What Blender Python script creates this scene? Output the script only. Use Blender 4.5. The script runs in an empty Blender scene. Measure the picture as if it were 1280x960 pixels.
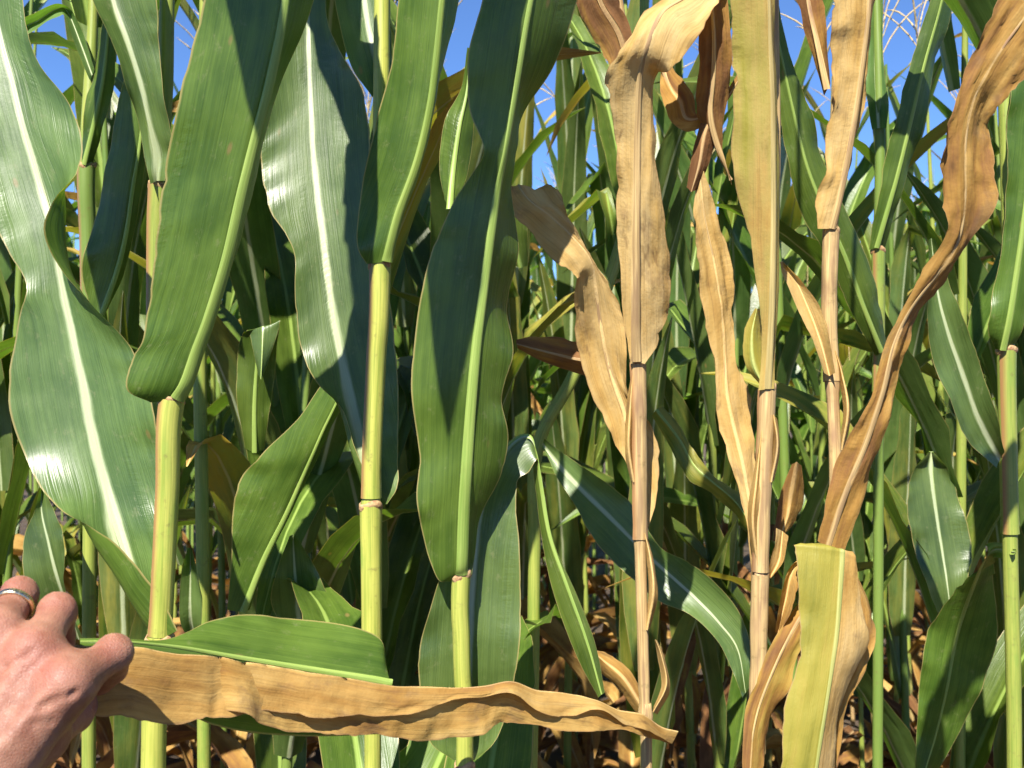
import bpy, math, random
import numpy as np
from mathutils import Vector, noise as mnoise

R = math.radians
scene = bpy.context.scene
COL = scene.collection

# ------------------------------------------------------------------ camera
CAM = Vector((0.0, 0.0, 1.45))
FPX, CX, CY = 1351.0, 640.0, 480.0           # focal length and centre of the 1280 x 960 photograph
cam_d = bpy.data.cameras.new('camera')
cam_d.sensor_fit = 'HORIZONTAL'
cam_d.sensor_width = 36.0
cam_d.lens = 36.0 * FPX / 1280.0
cam_d.clip_start = 0.02
cam_d.clip_end = 2000.0
cam_d.dof.use_dof = True
cam_d.dof.focus_distance = 0.95
cam_d.dof.aperture_fstop = 16.0
cam = bpy.data.objects.new('camera', cam_d)
cam.location = CAM
cam.rotation_euler = (R(90), 0, 0)
COL.objects.link(cam)
scene.camera = cam

# ------------------------------------------------------------------ sky, sun, exposure
SUN_EL, SUN_AZ = 50.0, 18.0                   # azimuth: degrees to the left of straight behind the camera
sd = Vector((-math.sin(R(SUN_AZ)) * math.cos(R(SUN_EL)), -math.cos(R(SUN_AZ)) * math.cos(R(SUN_EL)), math.sin(R(SUN_EL))))
world = bpy.data.worlds.new('World')
scene.world = world
world.use_nodes = True
wn = world.node_tree
bg = wn.nodes['Background']
skyt = wn.nodes.new('ShaderNodeTexSky')
skyt.sky_type = 'NISHITA'
skyt.sun_disc = False
skyt.sun_elevation = R(SUN_EL)
skyt.sun_rotation = math.atan2(sd.x, sd.y)
skyt.altitude = 300.0
skyt.air_density = 0.6
skyt.dust_density = 0.0
skyt.ozone_density = 10.0
wn.links.new(skyt.outputs[0], bg.inputs[0])
bg.inputs[1].default_value = 0.092
sun_d = bpy.data.lights.new('sun', 'SUN')
sun_d.energy = 5.0
sun_d.angle = R(0.53)
sun_d.color = (1.0, 0.95, 0.86)
sun = bpy.data.objects.new('sun', sun_d)
sun.rotation_euler = (-sd).to_track_quat('-Z', 'Y').to_euler()
sun.location = (-3, -4, 8)
COL.objects.link(sun)
vs = scene.view_settings
vs.view_transform = 'Standard'
vs.look = 'None'
vs.exposure = 1.4
vs.gamma = 1.0
vs.use_curve_mapping = False
scene.render.engine = 'CYCLES'
scene.cycles.max_bounces = 7
scene.cycles.transmission_bounces = 6
scene.cycles.diffuse_bounces = 3
scene.cycles.glossy_bounces = 3
scene.cycles.caustics_reflective = False
scene.cycles.caustics_refractive = False
scene.cycles.use_denoising = True
scene.cycles.use_adaptive_sampling = True
scene.cycles.adaptive_threshold = 0.02
scene.render.filter_size = 2.0


def P(x, y, d):
    """photo pixel + distance along the view axis -> world point"""
    return np.array(((x - CX) / FPX * d, d, CAM.z - (y - CY) / FPX * d))


# ------------------------------------------------------------------ materials
class NT:
    def __init__(self, name):
        self.m = bpy.data.materials.new(name)
        self.m.use_nodes = True
        self.t = self.m.node_tree
        self.t.nodes.clear()

    def n(self, typ, ins=None, **kw):
        nd = self.t.nodes.new(typ)
        for k, v in kw.items():
            setattr(nd, k, v)
        for k, v in (ins or {}).items():
            s = nd.inputs[k]
            if hasattr(v, 'bl_rna') and isinstance(v, bpy.types.NodeSocket):
                self.t.links.new(v, s)
            else:
                if isinstance(v, tuple) and len(v) == 3 and s.type == 'RGBA':
                    v = v + (1.0,)
                s.default_value = v
        return nd

    def attr(self, name):
        return self.n('ShaderNodeAttribute', attribute_name=name).outputs['Fac']

    def math(self, op, a, b=0.0, c=0.0, clamp=False):
        return self.n('ShaderNodeMath', {0: a, 1: b, 2: c}, operation=op, use_clamp=clamp).outputs[0]

    def mix(self, f, a, b, blend='MIX'):
        nd = self.n('ShaderNodeMix', data_type='RGBA', blend_type=blend)
        for i, v in ((0, f), (6, a), (7, b)):
            s = nd.inputs[i]
            if isinstance(v, bpy.types.NodeSocket):
                self.t.links.new(v, s)
            else:
                s.default_value = v + (1.0,) if isinstance(v, tuple) and len(v) == 3 else v
        return nd.outputs[2]

    def vec(self, x, y, z):
        return self.n('ShaderNodeCombineXYZ', {0: x, 1: y, 2: z}).outputs[0]

    def noise(self, v, scale, detail=3.0, rough=0.55):
        return self.n('ShaderNodeTexNoise', {'Vector': v, 'Scale': scale, 'Detail': detail, 'Roughness': rough}).outputs[0]

    def ramp(self, f, lo, hi, a=0.0, b=1.0):
        return self.n('ShaderNodeMapRange', {0: f, 1: lo, 2: hi, 3: a, 4: b}, interpolation_type='SMOOTHSTEP').outputs[0]

    def out(self, sh, disp=None):
        o = self.n('ShaderNodeOutputMaterial', {0: sh})
        return self.m


def leaf_material():
    k = NT('corn_leaf')
    lx, ls, lu = k.attr('lx'), k.attr('ls'), k.attr('lu')
    mw, dry, tone = k.attr('mw'), k.attr('dry'), k.attr('tone')
    rnd = k.n('ShaderNodeObjectInfo').outputs['Random']
    back = k.n('ShaderNodeNewGeometry').outputs['Backfacing']
    r50 = k.math('MULTIPLY', rnd, 50.0)
    fine = k.noise(k.vec(lx, k.math('MULTIPLY', ls, 0.012), r50), 900.0, 2.0)
    mid = k.noise(k.vec(lx, k.math('MULTIPLY', ls, 0.05), r50), 190.0, 3.0)
    blot = k.noise(k.vec(lx, k.math('MULTIPLY', ls, 0.55), r50), 26.0, 4.0)
    pit = k.noise(k.vec(lx, ls, r50), 330.0, 3.0, 0.6)
    stripe = k.math('ADD', k.math('MULTIPLY', fine, 0.5), k.math('MULTIPLY', mid, 0.5))
    var = k.math('ADD', k.math('MULTIPLY', stripe, 0.50), k.math('MULTIPLY', blot, 0.60))
    varr = k.ramp(var, 0.38, 0.72)
    up = k.mix(varr, (0.050, 0.100, 0.019), (0.112, 0.190, 0.042))
    un = k.mix(varr, (0.041, 0.083, 0.008), (0.103, 0.168, 0.020))
    green = k.mix(back, up, un)
    # plant to plant variation
    hue = k.n('ShaderNodeHueSaturation', {'Hue': k.math('ADD', k.math('MULTIPLY', rnd, 0.025), 0.482),
                                          'Saturation': 0.97, 'Value': k.math('ADD', k.math('MULTIPLY', rnd, 0.35), 0.82),
                                          'Fac': 1.0, 'Color': green}).outputs[0]
    # small pale and brown lesions on the living blade
    vor = k.n('ShaderNodeTexVoronoi', {'Vector': k.vec(lx, k.math('MULTIPLY', ls, 0.45), r50), 'Scale': 55.0, 'Randomness': 1.0})
    cell = k.n('ShaderNodeSeparateColor', {0: vor.outputs['Color']}).outputs[0]
    les = k.math('MULTIPLY', k.ramp(vor.outputs['Distance'], 0.16, 0.05), k.ramp(cell, 0.84, 0.88))
    hue = k.mix(k.math('MULTIPLY', les, 0.8), hue, (0.20, 0.15, 0.05))
    dust = k.ramp(k.noise(k.vec(lx, k.math('MULTIPLY', ls, 0.7), k.math('ADD', r50, 23.0)), 120.0, 5.0, 0.7), 0.56, 0.74)
    hue = k.mix(k.math('MULTIPLY', dust, 0.32), hue, (0.24, 0.24, 0.12))
    # dry tissue
    streak = k.noise(k.vec(lx, k.math('MULTIPLY', ls, 0.08), k.math('ADD', r50, 9.0)), 90.0, 4.0, 0.6)
    big = k.noise(k.vec(lx, k.math('MULTIPLY', ls, 0.5), k.math('ADD', r50, 3.0)), 30.0, 4.0, 0.6)
    tonev = k.math('ADD', tone, k.math('MULTIPLY', k.math('SUBTRACT', k.math('ADD', k.math('MULTIPLY', streak, 0.6), k.math('MULTIPLY', big, 0.6)), 0.6), 1.5), clamp=True)
    tr = k.n('ShaderNodeValToRGB', {0: tonev})
    cr = tr.color_ramp
    cr.elements[0].position, cr.elements[0].color = 0.0, (0.57, 0.405, 0.175, 1)
    cr.elements[1].position, cr.elements[1].color = 1.0, (0.13, 0.060, 0.024, 1)
    e = cr.elements.new(0.35); e.color = (0.47, 0.295, 0.090, 1)
    e = cr.elements.new(0.6); e.color = (0.34, 0.185, 0.045, 1)
    e = cr.elements.new(0.8); e.color = (0.22, 0.105, 0.040, 1)
    spot = k.ramp(k.noise(k.vec(lx, k.math('MULTIPLY', ls, 0.35), k.math('ADD', r50, 17.0)), 75.0, 3.0, 0.65), 0.60, 0.76)
    dead = k.mix(k.math('MULTIPLY', spot, 0.65), tr.outputs[0], (0.115, 0.060, 0.026))
    dead = k.mix(k.math('MULTIPLY', k.ramp(k.noise(k.vec(lx, k.math('MULTIPLY', ls, 0.6), k.math('ADD', r50, 41.0)), 38.0, 5.0, 0.65), 0.55, 0.70), 0.5), dead, (0.20, 0.125, 0.065))
    dead = k.mix(k.math('MULTIPLY', k.ramp(fine, 0.48, 0.30), 0.28), dead, (0.16, 0.09, 0.035))
    # local dryness, drying first in streaks and along the margin
    loc = k.math('ADD', dry, k.math('MULTIPLY', k.math('SUBTRACT', streak, 0.5), k.math('MULTIPLY', k.ramp(dry, 0.04, 0.3), 0.55)))
    loc = k.math('ADD', loc, k.math('MULTIPLY', k.math('SUBTRACT', big, 0.5), k.math('MULTIPLY', k.ramp(dry, 0.04, 0.3), 0.4)), clamp=True)
    yel = k.mix(k.ramp(loc, 0.12, 0.5), hue, (0.31, 0.27, 0.045))
    body = k.mix(k.ramp(loc, 0.45, 0.8), yel, dead)
    edge = k.math('MULTIPLY', k.ramp(k.math('ABSOLUTE', lu), 0.965, 0.99), 0.8)
    body = k.mix(edge, body, k.mix(dry, (0.34, 0.27, 0.10), (0.30, 0.17, 0.07)))
    # midrib
    rib = k.ramp(k.math('ADD', k.math('DIVIDE', k.math('ABSOLUTE', lx), k.math('MAXIMUM', mw, 0.0002)), k.math('MULTIPLY', k.math('SUBTRACT', k.noise(k.vec(lx, k.math('MULTIPLY', ls, 0.10), r50), 260.0, 3.0), 0.5), 1.1)), 1.35, 0.45)
    ribc = k.mix(back, k.mix(stripe, (0.22, 0.28, 0.11), (0.46, 0.48, 0.31)), (0.20, 0.28, 0.06))
    ribc = k.mix(k.ramp(loc, 0.3, 0.8), ribc, k.mix(0.35, dead, (0.6, 0.45, 0.22)))
    body = k.mix(k.math('MULTIPLY', rib, 0.92), body, ribc)
    # relief
    puck = k.noise(k.vec(k.math('MULTIPLY', lx, 0.35), ls, r50), 210.0, 2.0)
    pmask = k.ramp(k.noise(k.vec(lx, k.math('MULTIPLY', ls, 0.12), k.math('ADD', r50, 31.0)), 42.0, 1.0), 0.58, 0.72)
    h = k.math('ADD', k.math('MULTIPLY', fine, 0.6), k.math('MULTIPLY', mid, 0.9))
    h = k.math('ADD', h, k.math('MULTIPLY', k.math('MULTIPLY', puck, pmask), 1.1))
    h = k.math('ADD', h, k.math('MULTIPLY', blot, 0.7))
    h = k.math('ADD', h, k.math('MULTIPLY', k.math('MULTIPLY', pit, k.math('ADD', k.math('MULTIPLY', dry, 1.2), 0.2)), 0.55))
    h = k.math('ADD', h, k.math('MULTIPLY', k.math('MULTIPLY', big, dry), 4.0))
    bump = k.n('ShaderNodeBump', {'Height': h, 'Distance': 0.0007, 'Strength': 0.7}).outputs[0]
    rough = k.math('ADD', k.ramp(loc, 0.2, 0.8, 0.36, 0.8), k.math('MULTIPLY', k.math('SUBTRACT', blot, 0.5), 0.25))
    pr = k.n('ShaderNodeBsdfPrincipled', {'Base Color': body, 'Roughness': rough, 'Normal': bump,
                                          'Specular IOR Level': k.math('MULTIPLY', k.ramp(loc, 0.2, 0.8, 0.62, 0.25), k.math('SUBTRACT', 1.0, k.math('MULTIPLY', back, 0.35)))})
    tcol = k.mix(1.0, body, k.mix(loc, (1.5, 1.75, 0.45), (1.05, 0.90, 0.75)), 'MULTIPLY')
    trl = k.n('ShaderNodeBsdfTranslucent', {'Color': tcol, 'Normal': bump})
    f = k.math('MULTIPLY', k.math('SUBTRACT', 1.0, k.math('MULTIPLY', rib, 0.9)), 0.32)
    mx = k.n('ShaderNodeMixShader', {0: f, 1: pr.outputs[0], 2: trl.outputs[0]})
    return k.out(mx.outputs[0])


def stalk_material(name, rib=False):
    """living stalks, sheaths and midribs; attribute dry turns them to straw, seam marks the papery margin"""
    k = NT(name)
    lx, ls, dry, seam, tone = k.attr('lx'), k.attr('ls'), k.attr('dry'), k.attr('seam'), k.attr('tone')
    rnd = k.n('ShaderNodeObjectInfo').outputs['Random']
    r50 = k.math('MULTIPLY', rnd, 50.0)
    fine = k.noise(k.vec(lx, k.math('MULTIPLY', ls, 0.015), r50), 800.0, 2.0)
    mid = k.noise(k.vec(lx, k.math('MULTIPLY', ls, 0.08), r50), 160.0, 3.0)
    blot = k.noise(k.vec(lx, k.math('MULTIPLY', ls, 0.3), r50), 60.0, 4.0)
    s = k.ramp(k.math('ADD', k.math('MULTIPLY', fine, 0.5), k.math('MULTIPLY', mid, 0.5)), 0.32, 0.68)
    if rib:
        g = k.mix(s, (0.15, 0.23, 0.040), (0.25, 0.33, 0.075))
    else:
        g = k.mix(s, (0.21, 0.255, 0.040), (0.42, 0.41, 0.085))
        g = k.mix(k.ramp(blot, 0.55, 0.75), g, (0.22, 0.30, 0.05))
        g = k.mix(k.math('MULTIPLY', k.attr('leafy'), k.ramp(rnd, 0.0, 0.8, 1.0, 0.5)), g, (0.10, 0.165, 0.030))
    d = k.mix(s, (0.24, 0.150, 0.060), (0.54, 0.385, 0.165))
    d = k.mix(k.math('MULTIPLY', k.ramp(mid, 0.50, 0.66), 0.7), d, (0.17, 0.095, 0.05))
    d = k.mix(k.math('MULTIPLY', k.ramp(blot, 0.5, 0.75), k.math('ADD', 0.25, tone)), d, (0.17, 0.085, 0.05))
    c = k.mix(k.ramp(dry, 0.2, 0.8), g, d)
    grime = k.ramp(k.noise(k.vec(lx, ls, k.math('ADD', r50, 5.0)), 95.0, 5.0, 0.7), 0.56, 0.74)
    c = k.mix(k.math('MULTIPLY', grime, 0.60 if not rib else 0.12), c, (0.13, 0.10, 0.035))
    c = k.mix(k.math('MULTIPLY', seam, 0.9), c, (0.26, 0.13, 0.05))
    h = k.math('ADD', k.math('MULTIPLY', fine, 0.6), mid)
    bump = k.n('ShaderNodeBump', {'Height': h, 'Distance': 0.0005, 'Strength': 0.7}).outputs[0]
    pr = k.n('ShaderNodeBsdfPrincipled', {'Base Color': c, 'Roughness': k.ramp(dry, 0.2, 0.8, 0.45, 0.75), 'Normal': bump,
                                          'Specular IOR Level': 0.35})
    return k.out(pr.outputs[0])


def simple_material(name, a, b, scale, rough=0.8, bump=0.001):
    k = NT(name)
    co = k.n('ShaderNodeTexCoord').outputs['Object']
    n1 = k.noise(co, scale, 6.0, 0.65)
    c = k.mix(k.ramp(n1, 0.3, 0.7), a, b)
    bp = k.n('ShaderNodeBump', {'Height': n1, 'Distance': bump, 'Strength': 0.8}).outputs[0]
    return k.out(k.n('ShaderNodeBsdfPrincipled', {'Base Color': c, 'Roughness': rough, 'Normal': bp}).outputs[0])


def skin_material():
    k = NT('skin')
    co = k.n('ShaderNodeTexCoord').outputs['Object']
    n1 = k.noise(co, 45.0, 4.0, 0.6)
    n2 = k.noise(co, 230.0, 4.0, 0.6)
    n3 = k.noise(co, 14.0, 2.0)
    c = k.mix(k.ramp(n1, 0.32, 0.68), (0.175, 0.072, 0.041), (0.30, 0.155, 0.098))
    c = k.mix(k.math('MULTIPLY', k.ramp(n3, 0.42, 0.66), 0.55), c, (0.25, 0.082, 0.055))
    c = k.mix(k.math('MULTIPLY', k.ramp(n2, 0.56, 0.74), 0.28), c, (0.17, 0.058, 0.036))
    red = k.attr('red')
    c = k.mix(k.math('MULTIPLY', red, 0.6), c, (0.26, 0.075, 0.055))
    cells = k.n('ShaderNodeTexVoronoi', {'Vector': co, 'Scale': 620.0}, feature='DISTANCE_TO_EDGE').outputs[0]
    h = k.math('ADD', k.math('MULTIPLY', k.ramp(cells, 0.0, 0.25), 0.4), n2)
    bp = k.n('ShaderNodeBump', {'Height': h, 'Distance': 0.0006, 'Strength': 0.5}).outputs[0]
    pr = k.n('ShaderNodeBsdfPrincipled', {'Base Color': c, 'Roughness': k.ramp(n2, 0.3, 0.7, 0.5, 0.66), 'Normal': bp,
                                          'Subsurface Weight': 0.25, 'Subsurface Radius': (0.006, 0.002, 0.001), 'Subsurface Scale': 0.6,
                                          'Specular IOR Level': 0.45})
    return k.out(pr.outputs[0])


def ring_material():
    k = NT('ring_metal')
    co = k.n('ShaderNodeTexCoord').outputs['Object']
    n = k.noise(co, 400.0, 3.0)
    pr = k.n('ShaderNodeBsdfPrincipled', {'Base Color': (0.74, 0.58, 0.36), 'Metallic': 1.0, 'Roughness': k.ramp(n, 0.3, 0.7, 0.18, 0.34)})
    return k.out(pr.outputs[0])


def soil_material():
    k = NT('soil')
    co = k.n('ShaderNodeTexCoord').outputs['Object']
    n1 = k.noise(co, 2.0, 8.0, 0.65)
    n2 = k.noise(co, 38.0, 6.0, 0.7)
    c = k.mix(k.ramp(n1, 0.3, 0.7), (0.045, 0.028, 0.017), (0.105, 0.070, 0.042))
    c = k.mix(k.math('MULTIPLY', k.ramp(n2, 0.55, 0.7), 0.6), c, (0.17, 0.12, 0.075))
    h = k.math('ADD', k.math('MULTIPLY', n1, 1.5), n2)
    bp = k.n('ShaderNodeBump', {'Height': h, 'Distance': 0.03, 'Strength': 1.0}).outputs[0]
    return k.out(k.n('ShaderNodeBsdfPrincipled', {'Base Color': c, 'Roughness': 0.95, 'Normal': bp}).outputs[0])


LEAF = leaf_material()
STALK = stalk_material('corn_stalk')
RIB = stalk_material('corn_midrib', True)
COLLAR = simple_material('corn_collar', (0.20, 0.09, 0.04), (0.46, 0.31, 0.14), 260.0)
TASSEL = simple_material('corn_tassel', (0.30, 0.20, 0.09), (0.52, 0.42, 0.20), 120.0)
SKIN, RING, SOIL = skin_material(), ring_material(), soil_material()


# ------------------------------------------------------------------ mesh helpers
def to_mesh(name, verts, faces, attrs, mat):
    me = bpy.data.meshes.new(name)
    me.from_pydata([tuple(v) for v in verts], [], faces)
    for k, a in attrs.items():
        at = me.attributes.new(k, 'FLOAT', 'POINT')
        at.data.foreach_set('value', np.asarray(a, dtype=np.float32))
    me.materials.append(mat)
    me.polygons.foreach_set('use_smooth', [True] * len(me.polygons))
    me.update()
    return me


def add(name, me, parent=None, loc=None):
    o = bpy.data.objects.new(name, me)
    COL.objects.link(o)
    if parent is not None:
        o.parent = parent
    if loc is not None:
        o.location = loc
    return o


def tag(o, label=None, cat=None, group=None, kind=None):
    for k, v in (('label', label), ('category', cat), ('group', group), ('kind', kind)):
        if v:
            o[k] = v
    return o


def grid_faces(n, m, flip=False, off=0, close=False):
    f = []
    mm = m if close else m - 1
    for i in range(n - 1):
        for j in range(mm):
            a, b = off + i * m + j, off + i * m + (j + 1) % m
            c, d = off + (i + 1) * m + (j + 1) % m, off + (i + 1) * m + j
            f.append((a, d, c, b) if flip else (a, b, c, d))
    return f


def catmull(pts, per):
    pts = np.asarray(pts, float)
    n = len(pts)
    ext = np.vstack([2 * pts[0] - pts[1], pts, 2 * pts[-1] - pts[-2]])
    out = []
    for i in range(n - 1):
        p0, p1, p2, p3 = ext[i:i + 4]
        for k in range(per):
            t = k / per
            out.append(0.5 * ((2 * p1) + (-p0 + p2) * t + (2 * p0 - 5 * p1 + 4 * p2 - p3) * t * t + (-p0 + 3 * p1 - 3 * p2 + p3) * t ** 3))
    out.append(pts[-1])
    return np.array(out)


def unit(v):
    return v / np.maximum(np.linalg.norm(v, axis=-1, keepdims=True), 1e-9)


def tube(path, rad, seg=12, a0=0.0, a1=2 * math.pi, spiral=0.0, squash=1.0, up=(0, 1, 0)):
    """tube along a path; an open angular range with spiral makes an overlapping sheath"""
    path = np.asarray(path, float)
    n = len(path)
    t = unit(np.gradient(path, axis=0))
    ref = np.array(up, float)
    e1 = unit(np.cross(t, ref))
    e2 = np.cross(e1, t)
    rad = np.broadcast_to(np.asarray(rad, float), (n,))
    close = abs((a1 - a0) - 2 * math.pi) < 1e-6
    m = seg if close else seg + 1
    ang = a0 + (a1 - a0) * np.arange(m) / seg
    rr = 1.0 + spiral * np.arange(m) / seg
    V = path[:, None] + (e1[:, None] * np.cos(ang)[None, :, None] + e2[:, None] * (np.sin(ang) * squash)[None, :, None]) * (rad[:, None] * rr[None])[..., None]
    s = np.concatenate([[0], np.cumsum(np.linalg.norm(np.diff(path, axis=0), axis=1))])
    lx = np.tile(ang * rad.mean(), (n, 1))
    ls = np.tile(s[:, None], (1, m))
    return V.reshape(-1, 3), grid_faces(n, m, flip=False, close=close), lx.ravel(), ls.ravel(), m


def fbm(p, s, seed):
    return mnoise.fractal(Vector((p[0] * s + seed, p[1] * s + seed * 1.7, p[2] * s)), 1.0, 2.0, 2)


# ------------------------------------------------------------------ leaves traced from the photograph, with their own distance and thickness of bend
def traced_blade(st, side, dry=0.0, tone=0.3, cols=7, per=7, ruffle=0.004, wave=0.07, bow=0.10, mw=0.0042, crumple=0.0, seed=0, tipdry=0.0, v=0.010, dry_r=0.0, ragged=None):
    """st: stations from the base: dict or tuple (L, M, R, d[, dl, dr[, lc, rc]]) in photo pixels and metres"""
    Ls, Ms, Rs, LC, RC = [], [], [], [], []
    dv = v if side == 'under' else -v
    for s in st:
        L, M, Rr, d = s[:4]
        dl = s[4] if len(s) > 4 and s[4] is not None else dv
        dr = s[5] if len(s) > 5 and s[5] is not None else dv
        lc = s[6] if len(s) > 6 else None
        rc = s[7] if len(s) > 7 else None
        pl, pm, pr = P(L[0], L[1], d + dl), P(M[0], M[1], d), P(Rr[0], Rr[1], d + dr)
        Ls.append(pl); Ms.append(pm); Rs.append(pr)
        LC.append(P(lc[0], lc[1], d + lc[2]) if lc else (pl + pm) / 2)
        RC.append(P(rc[0], rc[1], d + rc[2]) if rc else (pr + pm) / 2)
    Ls, Ms, Rs, LC, RC = (catmull(a, per) for a in (Ls, Ms, Rs, LC, RC))
    n = len(Ms)
    tan = unit(np.gradient(Ms, axis=0))
    nor = unit(np.cross(Rs - Ls, tan))
    camv = unit(np.array(CAM)[None] - Ms)
    for i in range(1, n):
        if np.dot(nor[i], nor[i - 1]) < 0 and np.linalg.norm(Rs[i] - Ls[i]) < 0.004:
            nor[i] = nor[i - 1]
    facing = np.sum(nor * camv, axis=1)
    w = np.linalg.norm(Rs - Ls, axis=1)
    s0 = 1.0 if np.sum(facing * w) > 0 else -1.0
    sl = np.concatenate([[0], np.cumsum(np.linalg.norm(np.diff(Ms, axis=0), axis=1))])
    u = np.linspace(-1, 1, 2 * cols + 1)
    rng = random.Random(seed)
    ph = [rng.uniform(0, 6.28) for _ in range(4)]
    V = np.zeros((n, len(u), 3)); A = {k: np.zeros((n, len(u))) for k in ('lx', 'ls', 'lu', 'mw', 'dry', 'tone')}
    sgn = 1.0 if side == 'upper' else -1.0         # toward the adaxial face, seen from the camera
    for i in range(n):
        nn = nor[i] * s0 * sgn                     # adaxial normal
        for j, uu in enumerate(u):
            t = abs(uu)
            E, C = (Ls[i], LC[i]) if uu < 0 else (Rs[i], RC[i])
            rg = (0.05 if dry < 0.3 else 0.20) if ragged is None else ragged
            nz = mnoise.noise(Vector((sl[i] * 55.0, seed * 1.9 + (7.0 if uu < 0 else 0.0), 0.2))) + 0.5 * mnoise.noise(Vector((sl[i] * 240.0, seed * 2.7 + (3.0 if uu < 0 else 0.0), 0.9)))
            cut = 1.0 - rg * max(0.0, nz - (0.15 if dry < 0.3 else -0.1)) * min(1.0, sl[i] / 0.03)
            E = Ms[i] + (E - Ms[i]) * cut
            hw = np.linalg.norm(E - Ms[i])
            p = (1 - t) ** 2 * Ms[i] + 2 * t * (1 - t) * C + t * t * E
            p = p + nn * (-bow * hw * 2 * t * (1 - t))
            k = 0 if uu < 0 else 2
            fade = min(1.0, sl[i] / 0.04) * min(1.0, hw / 0.02)
            rf = 2.6 * mnoise.noise(Vector((sl[i] / wave * 1.35, ph[k] * 5, 0.3))) + 1.2 * mnoise.noise(Vector((sl[i] / wave * 3.6, ph[k + 1] * 5, 0.7)))
            p = p + nn * ruffle * rf * t ** 2.2 * fade
            if crumple:
                q = (sl[i] * 0.42, uu * max(w[i], 0.02) * 0.75, seed * 3.1)
                p = p + nn * crumple * (fbm(q, 45.0, seed) + 0.9 * (0.3 - abs(fbm(q, 75.0, seed + 5))) + 0.25 * fbm(q, 230.0, seed + 9)) * fade * (0.35 + 0.65 * t)
            V[i, j] = p
            A['lx'][i, j] = uu * hw
            A['ls'][i, j] = sl[i]
            A['lu'][i, j] = uu
        f = sl[i] / sl[-1]
        A['mw'][i, :] = max(0.0006, mw * (1 - 0.85 * f))
        A['dry'][i, :] = min(1.0, dry + tipdry * max(0.0, f - 0.35) / 0.65)
        A['dry'][i, cols + 1:] = np.minimum(1.0, A['dry'][i, cols + 1:] + dry_r)
        A['tone'][i, :] = tone
    # face winding: front face = adaxial
    flip = (s0 * sgn) > 0
    faces = grid_faces(n, len(u), flip=flip)
    nA = nor * s0 * sgn
    return V, faces, A, Ms, nA, sl


def orient_fix(me, Ms, nA, m):
    """make sure the front faces look along the adaxial normal"""
    c = 0.0
    polys = me.polygons
    for q in range(0, len(polys), max(1, len(polys) // 60)):
        pl = polys[q]
        i = min(pl.vertices[0] // m, len(nA) - 1)
        c += pl.normal.dot(Vector(nA[i]))
    if c < 0:
        me.flip_normals()


def rib_mesh(name, Ms, nA, sl, mw, dry, tone, origin):
    """the raised midrib on the underside of a blade"""
    n = len(Ms)
    tan = unit(np.gradient(Ms, axis=0))
    sd_ = unit(np.cross(tan, nA))
    f = sl / sl[-1]
    w = np.maximum(0.0005, mw * (1 - 0.85 * f))
    ang = np.linspace(0, math.pi, 7)
    V = Ms[:, None] + sd_[:, None] * np.cos(ang)[None, :, None] * w[:, None, None] * 0.95 - nA[:, None] * (np.sin(ang)[None, :, None] * w[:, None, None] * 0.42 - 0.0001)
    m = len(ang)
    lx = np.tile(np.cos(ang) * mw, (n, 1)); ls = np.tile(sl[:, None], (1, m))
    fa = grid_faces(n, m)
    me = to_mesh(name, V.reshape(-1, 3) - origin, fa, {'lx': lx.ravel(), 'ls': ls.ravel(), 'dry': np.full(n * m, dry), 'tone': np.full(n * m, tone), 'seam': np.zeros(n * m)}, RIB)
    return me


def leaf(plant, st, side, name='leaf', rib=True, label=None, **kw):
    origin = np.array(plant.location)
    V, faces, A, Ms, nA, sl = traced_blade(st, side, **kw)
    me = to_mesh(name, V.reshape(-1, 3) - origin, faces, {k: a.ravel() for k, a in A.items()}, LEAF)
    orient_fix(me, Ms, nA, V.shape[1])
    o = add(name, me, plant)
    if label:
        o['label'] = label
    if rib:
        add('midrib', rib_mesh('midrib', Ms, nA, sl, kw.get('mw', 0.0042), kw.get('dry', 0.0), kw.get('tone', 0.3), origin), o)
    return o


def stalk_path(pts):
    """photo points (x, y, d) top to bottom -> world path continued straight to the soil and up to the tassel"""
    p = np.array([P(*q) for q in pts])
    dn = p[-1].copy()
    low = dn + (p[-1] - p[0]) * 0.15
    foot = np.array((p[-1][0] + (p[-1][0] - p[0][0]) * 0.2, p[-1][1] + 0.01, -0.03))
    mid = (p[-1] + foot) / 2
    return np.vstack([p, mid, foot])


LEAFY = {}


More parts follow.
